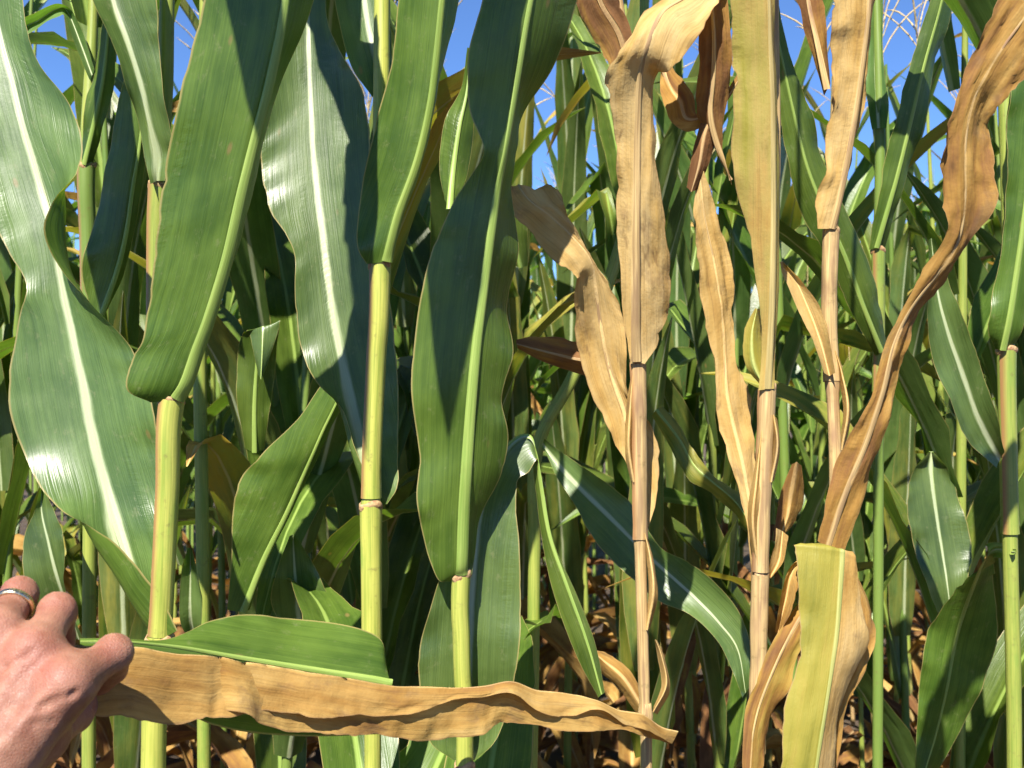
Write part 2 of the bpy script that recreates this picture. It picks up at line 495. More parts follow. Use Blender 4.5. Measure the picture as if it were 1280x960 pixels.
def traced_plant(name, pts, r, label, dry=0.0, tone=0.3, top=0.7, lean=(0.0, 0.03), group=None, cat='corn plant', nodes=(), leafy=0.0):
    """pts from top to bottom in photo pixels; returns the plant Empty and its world path (bottom to top)"""
    path = stalk_path(pts)
    tp = path[0] + np.array((lean[0], lean[1], top))
    path = np.vstack([tp, (tp + path[0]) / 2 + np.array((0, 0.004, 0)), path])[::-1]
    base = path[0].copy(); base[2] = 0.0
    e = bpy.data.objects.new(name, None)
    e.empty_display_size = 0.1
    COL.objects.link(e)
    e.location = base
    tag(e, label, cat, group)
    sm = catmull(path, 14)
    z = sm[:, 2]
    zt = z.max()
    rad = r * np.where(z < 1.75, 1.0, np.clip(1.0 - (z - 1.75) / max(0.2, zt - 1.75) * 0.65, 0.3, 1.0)) * np.where(z < 1.0, 1.0 + (1.0 - z) * 0.15, 1.0)
    for zn in list(nodes) + [0.1, 0.28, 0.47, 0.66, 0.84]:
        rad = rad * (1 + 0.26 * np.exp(-((z - zn) / 0.007) ** 2) - 0.10 * np.exp(-((z - zn - 0.013) / 0.006) ** 2))
    V, F, lx, ls, m = tube(sm, rad, 14)
    cnt = len(V)
    me = to_mesh('stalk', V - base, F, {'lx': lx, 'ls': ls, 'dry': np.full(cnt, dry), 'tone': np.full(cnt, tone), 'seam': np.zeros(cnt), 'leafy': np.full(cnt, leafy)}, STALK)
    add('stalk', me, e)
    LEAFY[e.name] = leafy
    return e, sm


def at_z(sm, z):
    i = np.argmin(abs(sm[:, 2] - z))
    return sm[i]


def sheath(leaf_obj, plant, sm, ytop, d, length, r, seam_ang, dry=0.0, tone=0.3, collar=True, over=0.55):
    """the sheath under a leaf collar, wrapped round the stalk with a papery overlapping margin"""
    z1 = P(0, ytop, d)[2]
    z0 = z1 - length
    zz = np.linspace(z0, z1, 26)
    order = np.argsort(sm[:, 2])
    path = np.stack([np.interp(zz, sm[order, 2], sm[order, 0]), np.interp(zz, sm[order, 2], sm[order, 1]), zz], 1)
    f = np.linspace(0, 1, len(zz))
    rad = r * (1.0 + 0.10 * f ** 4 + 0.05 * np.exp(-(f / 0.05) ** 2))
    seg = 26
    V, F, lx, ls, m = tube(path, rad, seg, seam_ang, seam_ang + 2 * math.pi + over, spiral=0.09 if dry < 0.5 else 0.34)
    n = len(zz)
    if dry > 0.5:
        jj = np.tile(np.arange(m) / (m - 1), n)
        zzv = np.repeat(zz, m)
        axis = np.repeat(path, m, axis=0)
        wob = np.array([mnoise.noise(Vector((a_ * 3.0, b_ * 38.0, ytop))) for a_, b_ in zip(jj, zzv)])
        V = axis + (V - axis) * (1 + (0.16 * wob * (0.3 + jj))[:, None])
    seam = np.zeros((n, m)); seam[:, -2:] = 1.0; seam[:, -3] = 0.5
    base = np.array(plant.location)
    cnt = len(V)
    me = to_mesh('sheath', V - base, F, {'lx': lx, 'ls': ls + z0, 'dry': np.full(cnt, dry), 'tone': np.full(cnt, tone), 'seam': seam.ravel(), 'leafy': np.full(cnt, LEAFY.get(plant.name, 0.0))}, STALK)
    o = add('sheath', me, leaf_obj)
    if collar:
        a = np.linspace(0, 2 * math.pi, 21)[:-1]
        c = path[-1]
        vs_, fs_ = [], []
        prof = ((1.10, -0.003), (1.22, -0.001), (1.20, 0.0025), (1.05, 0.0035))
        for k, (pr, pz) in enumerate(prof):
            for q in a:
                wob = 1 + 0.07 * math.sin(3 * q + ytop) + 0.04 * math.sin(7 * q)
                vs_.append((c[0] + math.cos(q) * r * pr * wob, c[1] + math.sin(q) * r * pr * wob, c[2] + pz + 0.002 * math.sin(2 * q + ytop)))
        fs_ = grid_faces(len(prof), len(a), close=True)
        me = to_mesh('collar', np.array(vs_) - base, fs_, {}, COLLAR)
        add('collar', me, leaf_obj)
    return o


# ------------------------------------------------------------------ procedural leaves (local coordinates, growing from the z axis)
def proc_leaf(rng, h, az, length, width, e0, bend, dry=0.0, tone=0.4, n=15, c=3, twist=0.0, vee=0.35, ruffle=0.006, tipdry=0.0, power=1.3, sway=0.3, r0=0.008, crumple=0.0, kink=None):
    t = np.linspace(0, 1, n)
    el = e0 - bend * t ** power
    if kink:
        el = np.where(t > kink[0], el - kink[1], el)
    azs = az + sway * t ** 2
    ds = length / (n - 1)
    dirs = np.stack([np.cos(azs) * np.cos(el), np.sin(azs) * np.cos(el), np.sin(el)], 1)
    M = np.vstack([[0, 0, 0], np.cumsum(dirs[:-1] * ds, axis=0)])
    M = M + np.array((math.cos(az) * r0, math.sin(az) * r0, h))
    side = np.stack([-np.sin(azs), np.cos(azs), np.zeros(n)], 1)
    nor = unit(np.cross(dirs, side))
    tw = twist * t ** 1.3
    S = side * np.cos(tw)[:, None] + nor * np.sin(tw)[:, None]
    N = unit(np.cross(dirs, S))
    N = np.where((N[:, 2:3] < 0) & (t[:, None] < 0.1), N, N)
    wid = width * 0.5 * (0.5 + 0.5 * np.clip(t / 0.22, 0, 1) ** 0.7) * np.clip(1 - t ** 2.6, 0, 1) ** 0.85
    wid[-1] = 0.0008
    u = np.linspace(-1, 1, 2 * c + 1)
    ph = [rng.uniform(0, 6.28) for _ in range(4)]
    V = np.zeros((n, len(u), 3))
    for j, uu in enumerate(u):
        k = 0 if uu < 0 else 2
        sl = t * length
        rf = np.sin(sl / (0.075 + 0.03 * math.sin(ph[k])) * 6.28 + ph[k] + 2.2 * np.sin(sl / 0.17 * 6.28 + ph[k + 1])) + 0.5 * np.sin(sl / 0.041 * 6.28 + ph[k + 1])
        up = vee * abs(uu) * wid + ruffle * rf * abs(uu) ** 2 * np.clip(t / 0.1, 0, 1) * np.clip((1 - t) / 0.15, 0, 1)
        if crumple:
            up = up + crumple * np.array([fbm((a * 0.6, uu * 0.03, ph[0]), 40.0, ph[1]) for a in sl])
        V[:, j] = M + S * (uu * wid)[:, None] + N * up[:, None]
    m = len(u)
    A = {'lx': (wid[:, None] * u[None]).ravel(), 'ls': np.repeat(t * length, m), 'lu': np.tile(u, n),
         'mw': np.repeat(np.maximum(0.0008, 0.0042 * (1 - 0.85 * t)), m),
         'dry': np.repeat(np.clip(dry + tipdry * np.clip((t - 0.4) / 0.6, 0, 1), 0, 1), m), 'tone': np.full(n * m, tone)}
    return V.reshape(-1, 3), grid_faces(n, m), A


def plant_leaves(rng, az, height, kind, n=13, c=3, zmin=0.0):
    """leaf list of one whole plant"""
    out = []
    count = 13
    for i in range(count):
        f = i / (count - 1)
        h = 0.25 + f * (height - 0.62)
        if h < zmin:
            continue
        a = az + (math.pi if i % 2 else 0) + rng.uniform(-0.45, 0.45)
        dead = kind == 'dry' or h < 0.80 or (kind == 'mixed' and h < 1.15)
        if dead:
            out.append(proc_leaf(rng, h, a, rng.uniform(0.5, 0.75), rng.uniform(0.05, 0.08), R(rng.uniform(35, 65)), R(rng.uniform(125, 155)), dry=rng.uniform(0.75, 1.0),
                                 tone=rng.uniform(0.35, 1.0), n=n, c=c, twist=rng.uniform(-2.2, 2.2), vee=rng.uniform(0.3, 1.2), ruffle=0.010, power=rng.uniform(0.35, 0.65), sway=rng.uniform(-0.8, 0.8), crumple=0.008 if n > 10 else 0.0))
        elif kind == 'upright':
            upf = max(0.0, (h - 1.3) / max(0.1, height - 1.3))
            out.append(proc_leaf(rng, h, a, rng.uniform(0.60, 0.78) * (1 - 0.35 * upf), rng.uniform(0.065, 0.085) * (1 - 0.45 * upf), R(rng.uniform(76, 86)), R(rng.uniform(8, 45)), dry=rng.uniform(0.12, 0.24), n=n, c=c,
                                 twist=rng.uniform(-0.6, 0.6), vee=rng.uniform(0.3, 0.7), tipdry=rng.choice((0, 0, 0.2)), sway=rng.uniform(-0.4, 0.4), power=rng.uniform(1.2, 2.2),
                                 kink=(rng.uniform(0.4, 0.7), R(rng.uniform(40, 110))) if rng.random() < 0.35 else None))
        else:
            upf = max(0.0, (h - 1.3) / max(0.1, height - 1.3))
            out.append(proc_leaf(rng, h, a, rng.uniform(0.68, 0.88) * (1 - 0.42 * upf), rng.uniform(0.080, 0.100) * (1 - 0.55 * upf),
                                 R(rng.uniform(62, 76) + 8 * upf), R(rng.uniform(45, 115) * (1 - 0.55 * upf)), dry=0.0 if rng.random() < 0.8 else 0.18, n=n, c=c,
                                 twist=rng.uniform(-0.9, 0.9), vee=rng.uniform(0.25, 0.6), tipdry=rng.choice((0, 0, 0.3, 0.8)), sway=rng.uniform(-0.6, 0.6), power=rng.uniform(1.2, 2.2),
                                 kink=(rng.uniform(0.35, 0.7), R(rng.uniform(30, 70))) if rng.random() < 0.2 else None))
    return out


def stalk_local(height, r, rng, seg=8, dry_low=0.0):
    z = np.linspace(-0.03, height, 40)
    bend = rng.uniform(-0.03, 0.03)
    path = np.stack([bend * (z / height) ** 2, rng.uniform(-0.02, 0.02) * (z / height) ** 2, z], 1)
    rad = r * np.clip(1.08 - (z / height) ** 3 * 0.75, 0.2, 1.1)
    V, F, lx, ls, m = tube(path, rad, seg)
    return V, F, {'lx': lx, 'ls': ls, 'dry': np.clip((0.75 - ls) * 1.5 + dry_low, 0, 1), 'tone': np.full(len(V), 0.3), 'seam': np.zeros(len(V)), 'leafy': np.ones(len(V))}


def tassel_local(height, rng, branches=9):
    Vs, Fs = [], []
    off = 0
    for b in range(branches):
        if b == 0:
            L, el, a = 0.30, R(88), 0.0
        else:
            L, el, a = rng.uniform(0.14, 0.24), R(rng.uniform(45, 75)), rng.uniform(0, 6.28)
        t = np.linspace(0, 1, 6)
        e = el - R(35) * t * (0.1 if b == 0 else 1)
        dr = np.stack([np.cos(a) * np.cos(e), np.sin(a) * np.cos(e), np.sin(e)], 1)
        p = np.vstack([[0, 0, 0], np.cumsum(dr[:-1] * L / 5, axis=0)]) + np.array((0, 0, height - 0.04 + 0.012 * b))
        rad = 0.0012 + 0.0009 * np.abs(np.sin(t * 9 + b)); rad[0] = 0.0013; rad[-1] = 0.0006
        V, F, _, _, m = tube(p, rad, 4, up=(0.31, 0.9, 0.2))
        Vs.append(V); Fs += [tuple(x + off for x in f) for f in F]
        off += len(V)
    return np.vstack(Vs), Fs


def make_proto(seed, kind, height):
    rng = random.Random(seed)
    e = bpy.data.objects.new('corn_plant', None)
    COL.objects.link(e)
    az = 0.0
    V, F, A = stalk_local(height - 0.05, 0.0088, rng, dry_low=0.6 if kind == 'dry' else 0.0)
    add('stalk', to_mesh('stalk', V, F, A, STALK), e)
    for (V, F, A) in plant_leaves(rng, az, height, kind):
        add('leaf', to_mesh('leaf', V, F, A, LEAF), e)
    V, F = tassel_local(height, rng)
    add('tassel', to_mesh('tassel', V, F, {}, TASSEL), e)
    return e


def copy_tree(o, parent=None):
    c = o.copy()
    COL.objects.link(c)
    c.parent = parent
    for ch in o.children:
        copy_tree(ch, c)
    return c


def extra_leaf(plant, sm, z, az, rng, name='leaf', **kw):
    """a leaf of a traced plant that stands outside the picture; some are added to cast shade"""
    c = at_z(sm, z)
    V, F, A = proc_leaf(rng, 0.0, az, **kw)
    me = to_mesh('leaf', V + c - np.array(plant.location), F, A, LEAF)
    return add('leaf', me, plant)


# ================================================================== THE GROUND
def build_ground():
    xs = np.concatenate([-np.geomspace(400, 3, 26), np.linspace(-2.9, 2.9, 60), np.geomspace(3, 400, 26)])
    ys = np.concatenate([-np.geomspace(400, 3, 16), np.linspace(-2.9, 6, 80), np.geomspace(6.2, 500, 26)])
    V = []
    for y in ys:
        for x in xs:
            near = max(0.0, 1 - max(abs(x) / 4, abs(y - 2) / 6))
            z = 0.03 * mnoise.fractal(Vector((x * 2.2, y * 2.2, 0.3)), 1.0, 2.0, 3) * min(1.0, 2 * near)
            V.append((x, y, z))
    me = to_mesh('ground', V, grid_faces(len(ys), len(xs)), {}, SOIL)
    if me.polygons[0].normal.z < 0:
        me.flip_normals()
    tag(add('ground', me), 'dark brown crop soil under the corn', kind='structure')
    # dead leaf litter between the rows
    rng = random.Random(77)
    Vs, Fs, off = [], [], 0
    At = {k: [] for k in ('lx', 'ls', 'lu', 'mw', 'dry', 'tone')}
    for i in range(700):
        x, y = rng.uniform(-3.2, 3.2), rng.uniform(0.5, 7.5)
        V, F, A = proc_leaf(rng, 0.0, rng.uniform(0, 6.28), rng.uniform(0.2, 0.5), rng.uniform(0.03, 0.07), R(rng.uniform(5, 25)), R(rng.uniform(10, 45)), dry=1.0, tone=rng.uniform(0.5, 1.0), n=8, c=2,
                            twist=rng.uniform(-2, 2), vee=0.5, ruffle=0.012, r0=0.0)
        V[:, 2] = np.maximum(V[:, 2], -0.01)
        Vs.append(V + np.array((x, y, 0.03))); Fs += [tuple(q + off for q in f) for f in F]; off += len(V)
        for k in At:
            At[k].append(A[k])
    me = to_mesh('leaf_litter', np.vstack(Vs), Fs, {k: np.concatenate(a) for k, a in At.items()}, LEAF)
    tag(add('leaf_litter', me), 'fallen dry corn leaves scattered over the soil between the rows', 'leaf litter', kind='stuff')


build_ground()

# ================================================================== THE FIELD BEHIND
PROTOS = []
for q, (kd, hh) in enumerate((('green', 2.42), ('green', 2.30), ('mixed', 2.36), ('green', 2.50), ('mixed', 2.26), ('green', 2.38), ('dry', 2.28), ('green', 2.46), ('upright', 2.40), ('upright', 2.30))):
    PROTOS.append(make_proto(100 + q, kd, hh))
ROWN = {1: 'second', 2: 'third', 3: 'fourth', 4: 'fifth', 5: 'sixth'}
used = set()


def field_plant(k, x, y, rz, sc, row):
    if k in used:
        o = copy_tree(PROTOS[k])
    else:
        o = PROTOS[k]; used.add(k)
    o.location = (x, y, 0.0)
    o.rotation_euler = (random.Random(x * 91 + y).uniform(-0.05, 0.05), random.Random(y * 37 + x).uniform(-0.05, 0.05), rz)
    o.scale = (sc, sc, sc)
    kd = 'brown dried-out corn plant' if k == 6 else 'pale green corn plant with narrow upright leaves' if k >= 8 else 'green corn plant with broad arching leaves'
    tag(o, '%s in the %s row of the field' % (kd, ROWN[row]), 'corn plant', '%s corn plants in the %s row' % ('dried' if k == 6 else 'upright-leaved' if k >= 8 else 'arching-leaved', ROWN[row]))


rng = random.Random(5)
GAPS = ((85, 95, {1: 0.0, 2: 0.0, 3: 0.68, 4: 0.76, 5: 0.82}), (690, 40, {1: 0.0}), (1085, 50, {1: 0.0, 2: 0.70, 3: 0.78, 4: 0.85, 5: 0.88}))   # shorter plants where the photograph shows sky
for row, y in ((1, 1.72), (2, 2.40), (3, 3.10), (4, 3.85), (5, 4.60)):
    half = 0.50 * y + 0.22
    nx = int(2 * half / (0.125 if row < 3 else 0.17))
    for i in range(nx + 1):
        x = -half + 2 * half * i / nx + rng.uniform(-0.04, 0.04)
        yy = y + rng.uniform(-0.05, 0.05)
        k = rng.choices(range(8), weights=(4, 4, 3, 3, 3, 4, 0.5, 3))[0]
        rz = rng.uniform(0, 6.28)
        sc = rng.uniform(0.89, 1.0)
        px = CX + FPX * x / yy
        if row <= 3 and (625 < px < 900 or px > 1120 or 300 < px < 360 or rng.random() < 0.25):
            k = 8 + (i % 2)
        for (c, hw, lowrows) in GAPS:
            if abs(px - c) < hw and row in lowrows:
                sc *= lowrows[row]
        if sc < 0.5:
            continue
        field_plant(k, x, yy, rz, sc, row)
for (x, y, k, rz, sc) in ((-0.36, 1.50, 3, 2.1, 0.90), (0.62, 1.50, 7, 3.0, 0.88)):
    field_plant(k, x, y, rz, sc, 1)
for q in range(10):
    if q not in used:
        field_plant(q, -1.3 + 0.2 * q, 5.2, q, 1.0, 5)

# farther rows: too many to tell apart, one mass
Vs, Fs, off = [], [], 0
At = {k: [] for k in ('lx', 'ls', 'lu', 'mw', 'dry', 'tone')}
for row in range(12):
    y = 5.45 + row * 0.75
    half = 0.5 * y + 0.3
    x = -half
    while x < half:
        x += rng.uniform(0.17, 0.30) * (1 + row * 0.06)
        hgt = rng.uniform(2.15, 2.45)
        for (V, F, A) in plant_leaves(rng, rng.uniform(0, 6.28), hgt, 'green', n=8, c=1, zmin=0.9):
            Vs.append(V + np.array((x, y + rng.uniform(-0.1, 0.1), 0))); Fs += [tuple(q + off for q in f) for f in F]; off += len(V)
            for k in At:
                At[k].append(A[k])
        V, F, _, _, m = tube(np.array(((x, y, 0), (x, y, hgt * 0.6), (x + 0.01, y, hgt + 0.2))), (0.011, 0.009, 0.002), 4)
        Vs.append(V); Fs += [tuple(q + off for q in f) for f in F]; off += len(V)
        for k, val in (('lx', 0.0), ('ls', 0.0), ('lu', 0.0), ('mw', 0.01), ('dry', 0.1), ('tone', 0.3)):
            At[k].append(np.full(len(V), val))
me = to_mesh('far_corn', np.vstack(Vs), Fs, {k: np.concatenate(a) for k, a in At.items()}, LEAF)
tag(add('far_corn', me), 'dense mass of green corn filling the field beyond the near rows', 'corn field', kind='stuff')
#MORE#
# ================================================================== THE FRONT PLANTS
rx = random.Random(11)
PI = math.pi

# ---- green plant beside the hand
p1, s1 = traced_plant('corn_plant', ((352, -60, 0.86), (318, 120, 0.858), (262, 350, 0.854), (216, 495, 0.85), (209, 620, 0.85), (203, 740, 0.85), (197, 850, 0.85), (192, 960, 0.85)), 0.0076,
                      'green corn plant with a broad white-ribbed leaf rising behind the hand', nodes=(1.25,), top=0.45)
a = leaf(p1, [
    ((188, 503), (222, 499), (236, 494), 0.842, 0.0, 0.004),
    ((158, 486), (234, 478), (241, 474), 0.838, -0.004, 0.018),
    ((164, 450), (247, 440), (254, 436), 0.834, 0.002, 0.03),
    ((178, 420), (262, 398), (270, 396), 0.830, 0.006, 0.035),
    ((189, 350), (284, 325), (294, 315), 0.824, 0.008, 0.04),
    ((197, 275), (301, 250), (318, 235), 0.818, 0.010, 0.04),
    ((210, 190), (320, 172), (328, 185), 0.812, 0.010, 0.04),
    ((228, 100), (337, 105), (348, 112), 0.806, 0.010, 0.04),
    ((255, 0), (357, 0), (392, 0), 0.800, 0.010, 0.04),
    ((268, -110), (362, -115), (400, -112), 0.796, 0.010, 0.035),
    ((262, -230), (345, -235), (385, -232), 0.79, 0.010, 0.03),  # unseen top, shaped so its shadow drops on the next plant's wide leaf
    ((262, -350), (315, -355), (350, -352), 0.785, 0.008, 0.02),
    ((282, -470), (290, -475), (298, -472), 0.79, 0.0, 0.0)], 'under', mw=0.0060, ruffle=0.0022, seed=1, bow=0.05)
sheath(a, p1, s1, 500, 0.85, 0.185, 0.0086, -1.15)
a = leaf(p1, [
    ((222, 788), (196, 800), (190, 790), 0.8620, -0.022, 0.004, (192, 806, -0.012)),
    ((203, 750), (184, 768), (191, 760), 0.8755, -0.030, 0.0, (168, 790, -0.025)),
    ((168, 704), (168, 722), (192, 715), 0.8863, -0.035, -0.004, (136, 748, -0.03)),
    ((122, 664), (150, 662), (193, 660), 0.8971, -0.035, -0.006, (98, 690, -0.025)),
    ((72, 634), (132, 605), (196, 602), 0.9066, -0.025, -0.008),
    ((30, 570), (115, 540), (197, 545), 0.9133, -0.015, -0.012),
    ((12, 490), (103, 478), (190, 490), 0.9201, -0.010, -0.014),
    ((22, 400), (90, 415), (163, 435), 0.9268, -0.012, -0.022),
    ((33, 362), (76, 345), (120, 388), 0.9336, -0.012, -0.030),
    ((10, 310), (65, 283), (66, 320), 0.9403, -0.012, -0.036, None, (100, 330, -0.01)),
    ((-20, 250), (50, 233), (66, 262), 0.9471, -0.014, -0.03, None, (105, 262, -0.004)),
    ((-45, 180), (31, 165), (104, 200), 0.9538, -0.014, -0.016),
    ((-60, 110), (15, 100), (88, 132), 0.9606, -0.014, -0.012),
    ((-75, 40), (0, 42), (45, 72), 0.9673, -0.014, -0.012),
    ((-85, -40), (-12, -30), (25, -15), 0.9740, -0.012, -0.012),
    ((-80, -160), (-20, -150), (20, -140), 0.9875, -0.012, -0.012),
    ((-60, -300), (-15, -295), (20, -290), 1.0078, -0.01, -0.01),
    ((-8, -420), (0, -420), (8, -420), 1.0213, 0, 0)], 'upper', mw=0.0060, ruffle=0.0028, seed=2, bow=0.06)
sheath(a, p1, s1, 800, 0.85, 0.16, 0.0092, 1.4)
extra_leaf(p1, s1, 1.85, 2.6, rx, length=0.6, width=0.075, e0=R(72), bend=R(40), n=18, c=4)

# ---- green plant with the notched collar, in front of the wide lit leaf
p2, s2 = traced_plant('corn_plant', ((475, 332, 0.95), (470, 450, 0.95), (465, 560, 0.95), (464, 630, 0.95), (465, 790, 0.95), (466, 960, 0.95)), 0.0074,
                      'green corn plant whose wide pale-ribbed leaf stands behind its own yellow stalk', nodes=(1.343,))
a = leaf(p2, [
    ((458, 330), (484, 327), (489, 324), 0.940, 0.0, 0.004),
    ((447, 308), (489, 305), (495, 302), 0.937, 0.0, 0.02),
    ((450, 265), (500, 265), (508, 262), 0.933, 0.008, 0.03),
    ((457, 205), (520, 210), (527, 206), 0.928, 0.010, 0.035),
    ((472, 145), (535, 150), (541, 148), 0.923, 0.010, 0.035),
    ((488, 85), (544, 90), (552, 90), 0.918, 0.010, 0.035),
    ((498, 0), (553, 0), (574, 0), 0.910, 0.010, 0.03),
    ((508, -110), (566, -110), (592, -108), 0.90, 0.010, 0.03),
    ((528, -220), (580, -222), (604, -220), 0.893, 0.010, 0.02),
    ((586, -380), (596, -380), (604, -380), 0.885, 0, 0)], 'under', mw=0.0052, ruffle=0.002, seed=3, bow=0.05)
sheath(a, p2, s2, 331, 0.95, 0.205, 0.0083, -1.0)
a = leaf(p2, [
    ((474, 632), (467, 632), (484, 630), 0.9620, -0.012, -0.006, (462, 634, -0.008)),
    ((462, 612), (462, 600), (497, 606), 0.9780, -0.022, -0.008, (446, 622, -0.02)),
    ((444, 562), (450, 545), (499, 548), 0.9980, -0.026, -0.010, (428, 565, -0.022)),
    ((428, 512), (438, 495), (498, 490), 1.0100, -0.022, -0.012, (418, 520, -0.018)),
    ((396, 478), (428, 455), (494, 440), 1.0180, -0.016, -0.012),
    ((375, 432), (417, 398), (488, 380), 1.0260, -0.014, -0.012),
    ((369, 375), (409, 340), (478, 318), 1.0340, -0.014, -0.012),
    ((366, 312), (402, 285), (468, 268), 1.0420, -0.014, -0.012),
    ((338, 264), (396, 235), (464, 215), 1.0500, -0.016, -0.012),
    ((326, 215), (391, 180), (462, 165), 1.0580, -0.016, -0.012),
    ((326, 160), (388, 120), (452, 110), 1.0660, -0.016, -0.012),
    ((338, 75), (386, 60), (424, 62), 1.0740, -0.014, -0.012),
    ((362, 0), (385, 0), (408, 15), 1.0820, -0.010, -0.010),
    ((372, -90), (386, -90), (408, -85), 1.0980, -0.008, -0.008),
    ((384, -200), (390, -200), (396, -200), 1.1180, 0, 0)], 'upper', mw=0.0056, ruffle=0.0030, seed=4, bow=0.06)
sheath(a, p2, s2, 632, 0.95, 0.19, 0.0086, 0.6)
leaf(p2, [
    ((474, 132), (480, 128), (487, 126), 0.972),
    ((440, 85), (470, 70), (490, 80), 0.985),
    ((424, 30), (458, 20), (488, 30), 0.992),
    ((410, -60), (448, -70), (486, -60), 1.0),
    ((400, -180), (440, -190), (478, -180), 1.01),
    ((420, -330), (428, -330), (436, -330), 1.03)], 'upper', mw=0.004, seed=5)
extra_leaf(p2, s2, 1.85, 0.9, rx, length=0.55, width=0.07, e0=R(76), bend=R(35), n=18, c=4)

# ---- green plant with the large leaf seen from below
p3, s3 = traced_plant('corn_plant', ((668, -60, 0.845), (636, 170, 0.843), (600, 450, 0.84), (577, 716, 0.84), (577, 800, 0.84), (579, 870, 0.84), (581, 960, 0.84)), 0.0058,
                      'green corn plant with one large dark leaf seen from its ribbed underside', nodes=(1.16,), leafy=0.3, top=0.45)
a = leaf(p3, [
    ((562, 727), (577, 718), (590, 718), 0.834, 0.004, 0.004),
    ((546, 722), (578, 700), (594, 690), 0.830, 0.004, 0.014),
    ((528, 665), (580, 640), (602, 640), 0.826, 0.006, 0.02),
    ((520, 622), (583, 590), (625, 598), 0.822, 0.010, 0.02),
    ((524, 570), (586, 545), (636, 548), 0.820, 0.012, 0.018),
    ((514, 490), (591, 480), (627, 495), 0.816, 0.012, 0.022),
    ((518, 430), (597, 420), (641, 440), 0.814, 0.012, 0.025),
    ((528, 360), (605, 360), (634, 380), 0.812, 0.012, 0.03),
    ((545, 300), (613, 300), (648, 312), 0.808, 0.012, 0.03),
    ((572, 243), (622, 240), (640, 250), 0.804, 0.010, 0.035),
    ((601, 192), (632, 190), (644, 200), 0.798, 0.004, 0.035),
    ((588, 135), (643, 125), (656, 140), 0.794, 0.006, 0.035),
    ((585, 70), (653, 62), (692, 80), 0.788, 0.008, 0.03),
    ((603, 0), (664, 0), (720, 5), 0.782, 0.010, 0.03),
    ((625, -90), (684, -95), (742, -80), 0.776, 0.010, 0.03),
    ((660, -200), (712, -205), (758, -195), 0.772, 0.01, 0.02),
    ((735, -330), (742, -335), (752, -332), 0.77, 0, 0)], 'under', mw=0.0052, ruffle=0.0026, seed=6, bow=0.06)
sheath(a, p3, s3, 719, 0.84, 0.15, 0.0064, 1.2)
a = leaf(p3, [
    ((566, 950), (580, 952), (594, 950), 0.850),
    ((536, 925), (580, 930), (622, 922), 0.855, -0.010, -0.010),
    ((526, 870), (583, 865), (641, 860), 0.857, -0.010, -0.010),
    ((523, 815), (586, 800), (650, 800), 0.858, -0.010, -0.014),
    ((538, 760), (589, 740), (651, 740), 0.860, -0.008, -0.008),
    ((556, 700), (594, 680), (649, 680), 0.863, -0.006, -0.010),
    ((572, 650), (602, 630), (645, 635), 0.868, -0.006, -0.008),
    ((590, 612), (615, 590), (648, 600), 0.874, -0.004, -0.006),
    ((608, 585), (634, 560), (662, 590), 0.878, 0.0, -0.006),
    ((632, 555), (655, 545), (672, 575), 0.880, 0.006, -0.006),
    ((660, 548), (668, 556), (672, 590), 0.878, 0.008, -0.002),
    ((668, 600), (676, 606), (682, 640), 0.876, 0.006, 0.0),
    ((676, 665), (687, 670), (697, 690), 0.873, 0.004, 0.0),
    ((690, 735), (707, 728), (722, 745), 0.868, 0.004, 0.0),
    ((718, 815), (733, 800), (745, 808), 0.862, 0.002, 0.0),
    ((748, 872), (752, 868), (756, 866), 0.858, 0, 0)], 'upper', mw=0.0046, ruffle=0.0018, seed=7, bow=0.06)
sheath(a, p3, s3, 952, 0.85, 0.15, 0.0068, 1.2)
# dark upper leaf behind it
leaf(p3, [
    ((556, 250), (562, 262), (572, 255), 0.872),
    ((549, 205), (566, 215), (585, 215), 0.885),
    ((556, 150), (574, 160), (592, 165), 0.892),
    ((576, 112), (584, 112), (592, 118), 0.90),
    ((584, 60), (587, 60), (591, 62), 0.905)], 'under', mw=0.003, seed=8)
extra_leaf(p3, s3, 1.88, 1.2, rx, length=0.5, width=0.07, e0=R(74), bend=R(40), n=18, c=4)

# ---- dead tan plant in the middle, its lowest leaf pulled aside by the hand
p4, s4 = traced_plant('corn_plant', ((772, 0, 0.93), (786, 120, 0.925), (797, 455, 0.90), (799, 560, 0.90), (800, 670, 0.90), (803, 780, 0.90), (806, 895, 0.90), (808, 960, 0.90)), 0.0048,
                      'dead tan corn plant whose lowest brown leaf is pulled sideways by the hand', dry=1.0, tone=0.35, nodes=(1.323, 1.173), top=0.35, lean=(-0.05, 0.04))
a = leaf(p4, [
    ((788, 455), (796, 452), (806, 455), 0.890, 0, 0),
    ((783, 425), (795, 415), (826, 424), 0.886, 0.004, 0.012),
    ((776, 360), (795, 360), (838, 375), 0.880, 0.008, 0.016),
    ((771, 290), (795, 295), (838, 318), 0.874, 0.010, 0.016),
    ((770, 210), (796, 220), (827, 245), 0.868, 0.010, 0.012),
    ((766, 150), (797, 155), (820, 165), 0.862, 0.008, 0.010),
    ((756, 98), (800, 95), (818, 100), 0.852, 0.004, 0.010),
    ((772, 66), (810, 55), (842, 86), 0.838, 0.006, 0.004),
    ((792, 35), (828, 15), (868, 52), 0.842, 0.008, 0.0),
    ((822, 8), (858, -6), (895, 12), 0.858, 0.008, 0.0),
    ((852, -32), (885, -40), (915, -25), 0.875, 0.008, 0.004),
    ((900, -95), (915, -100), (930, -95), 0.90, 0, 0)], 'under', dry=0.92, tone=0.10, mw=0.0046, ruffle=0.0022, crumple=0.0048, seed=9, bow=0.05, cols=9)
sheath(a, p4, s4, 456, 0.90, 0.145, 0.0053, -1.0, dry=1.0, tone=0.35)
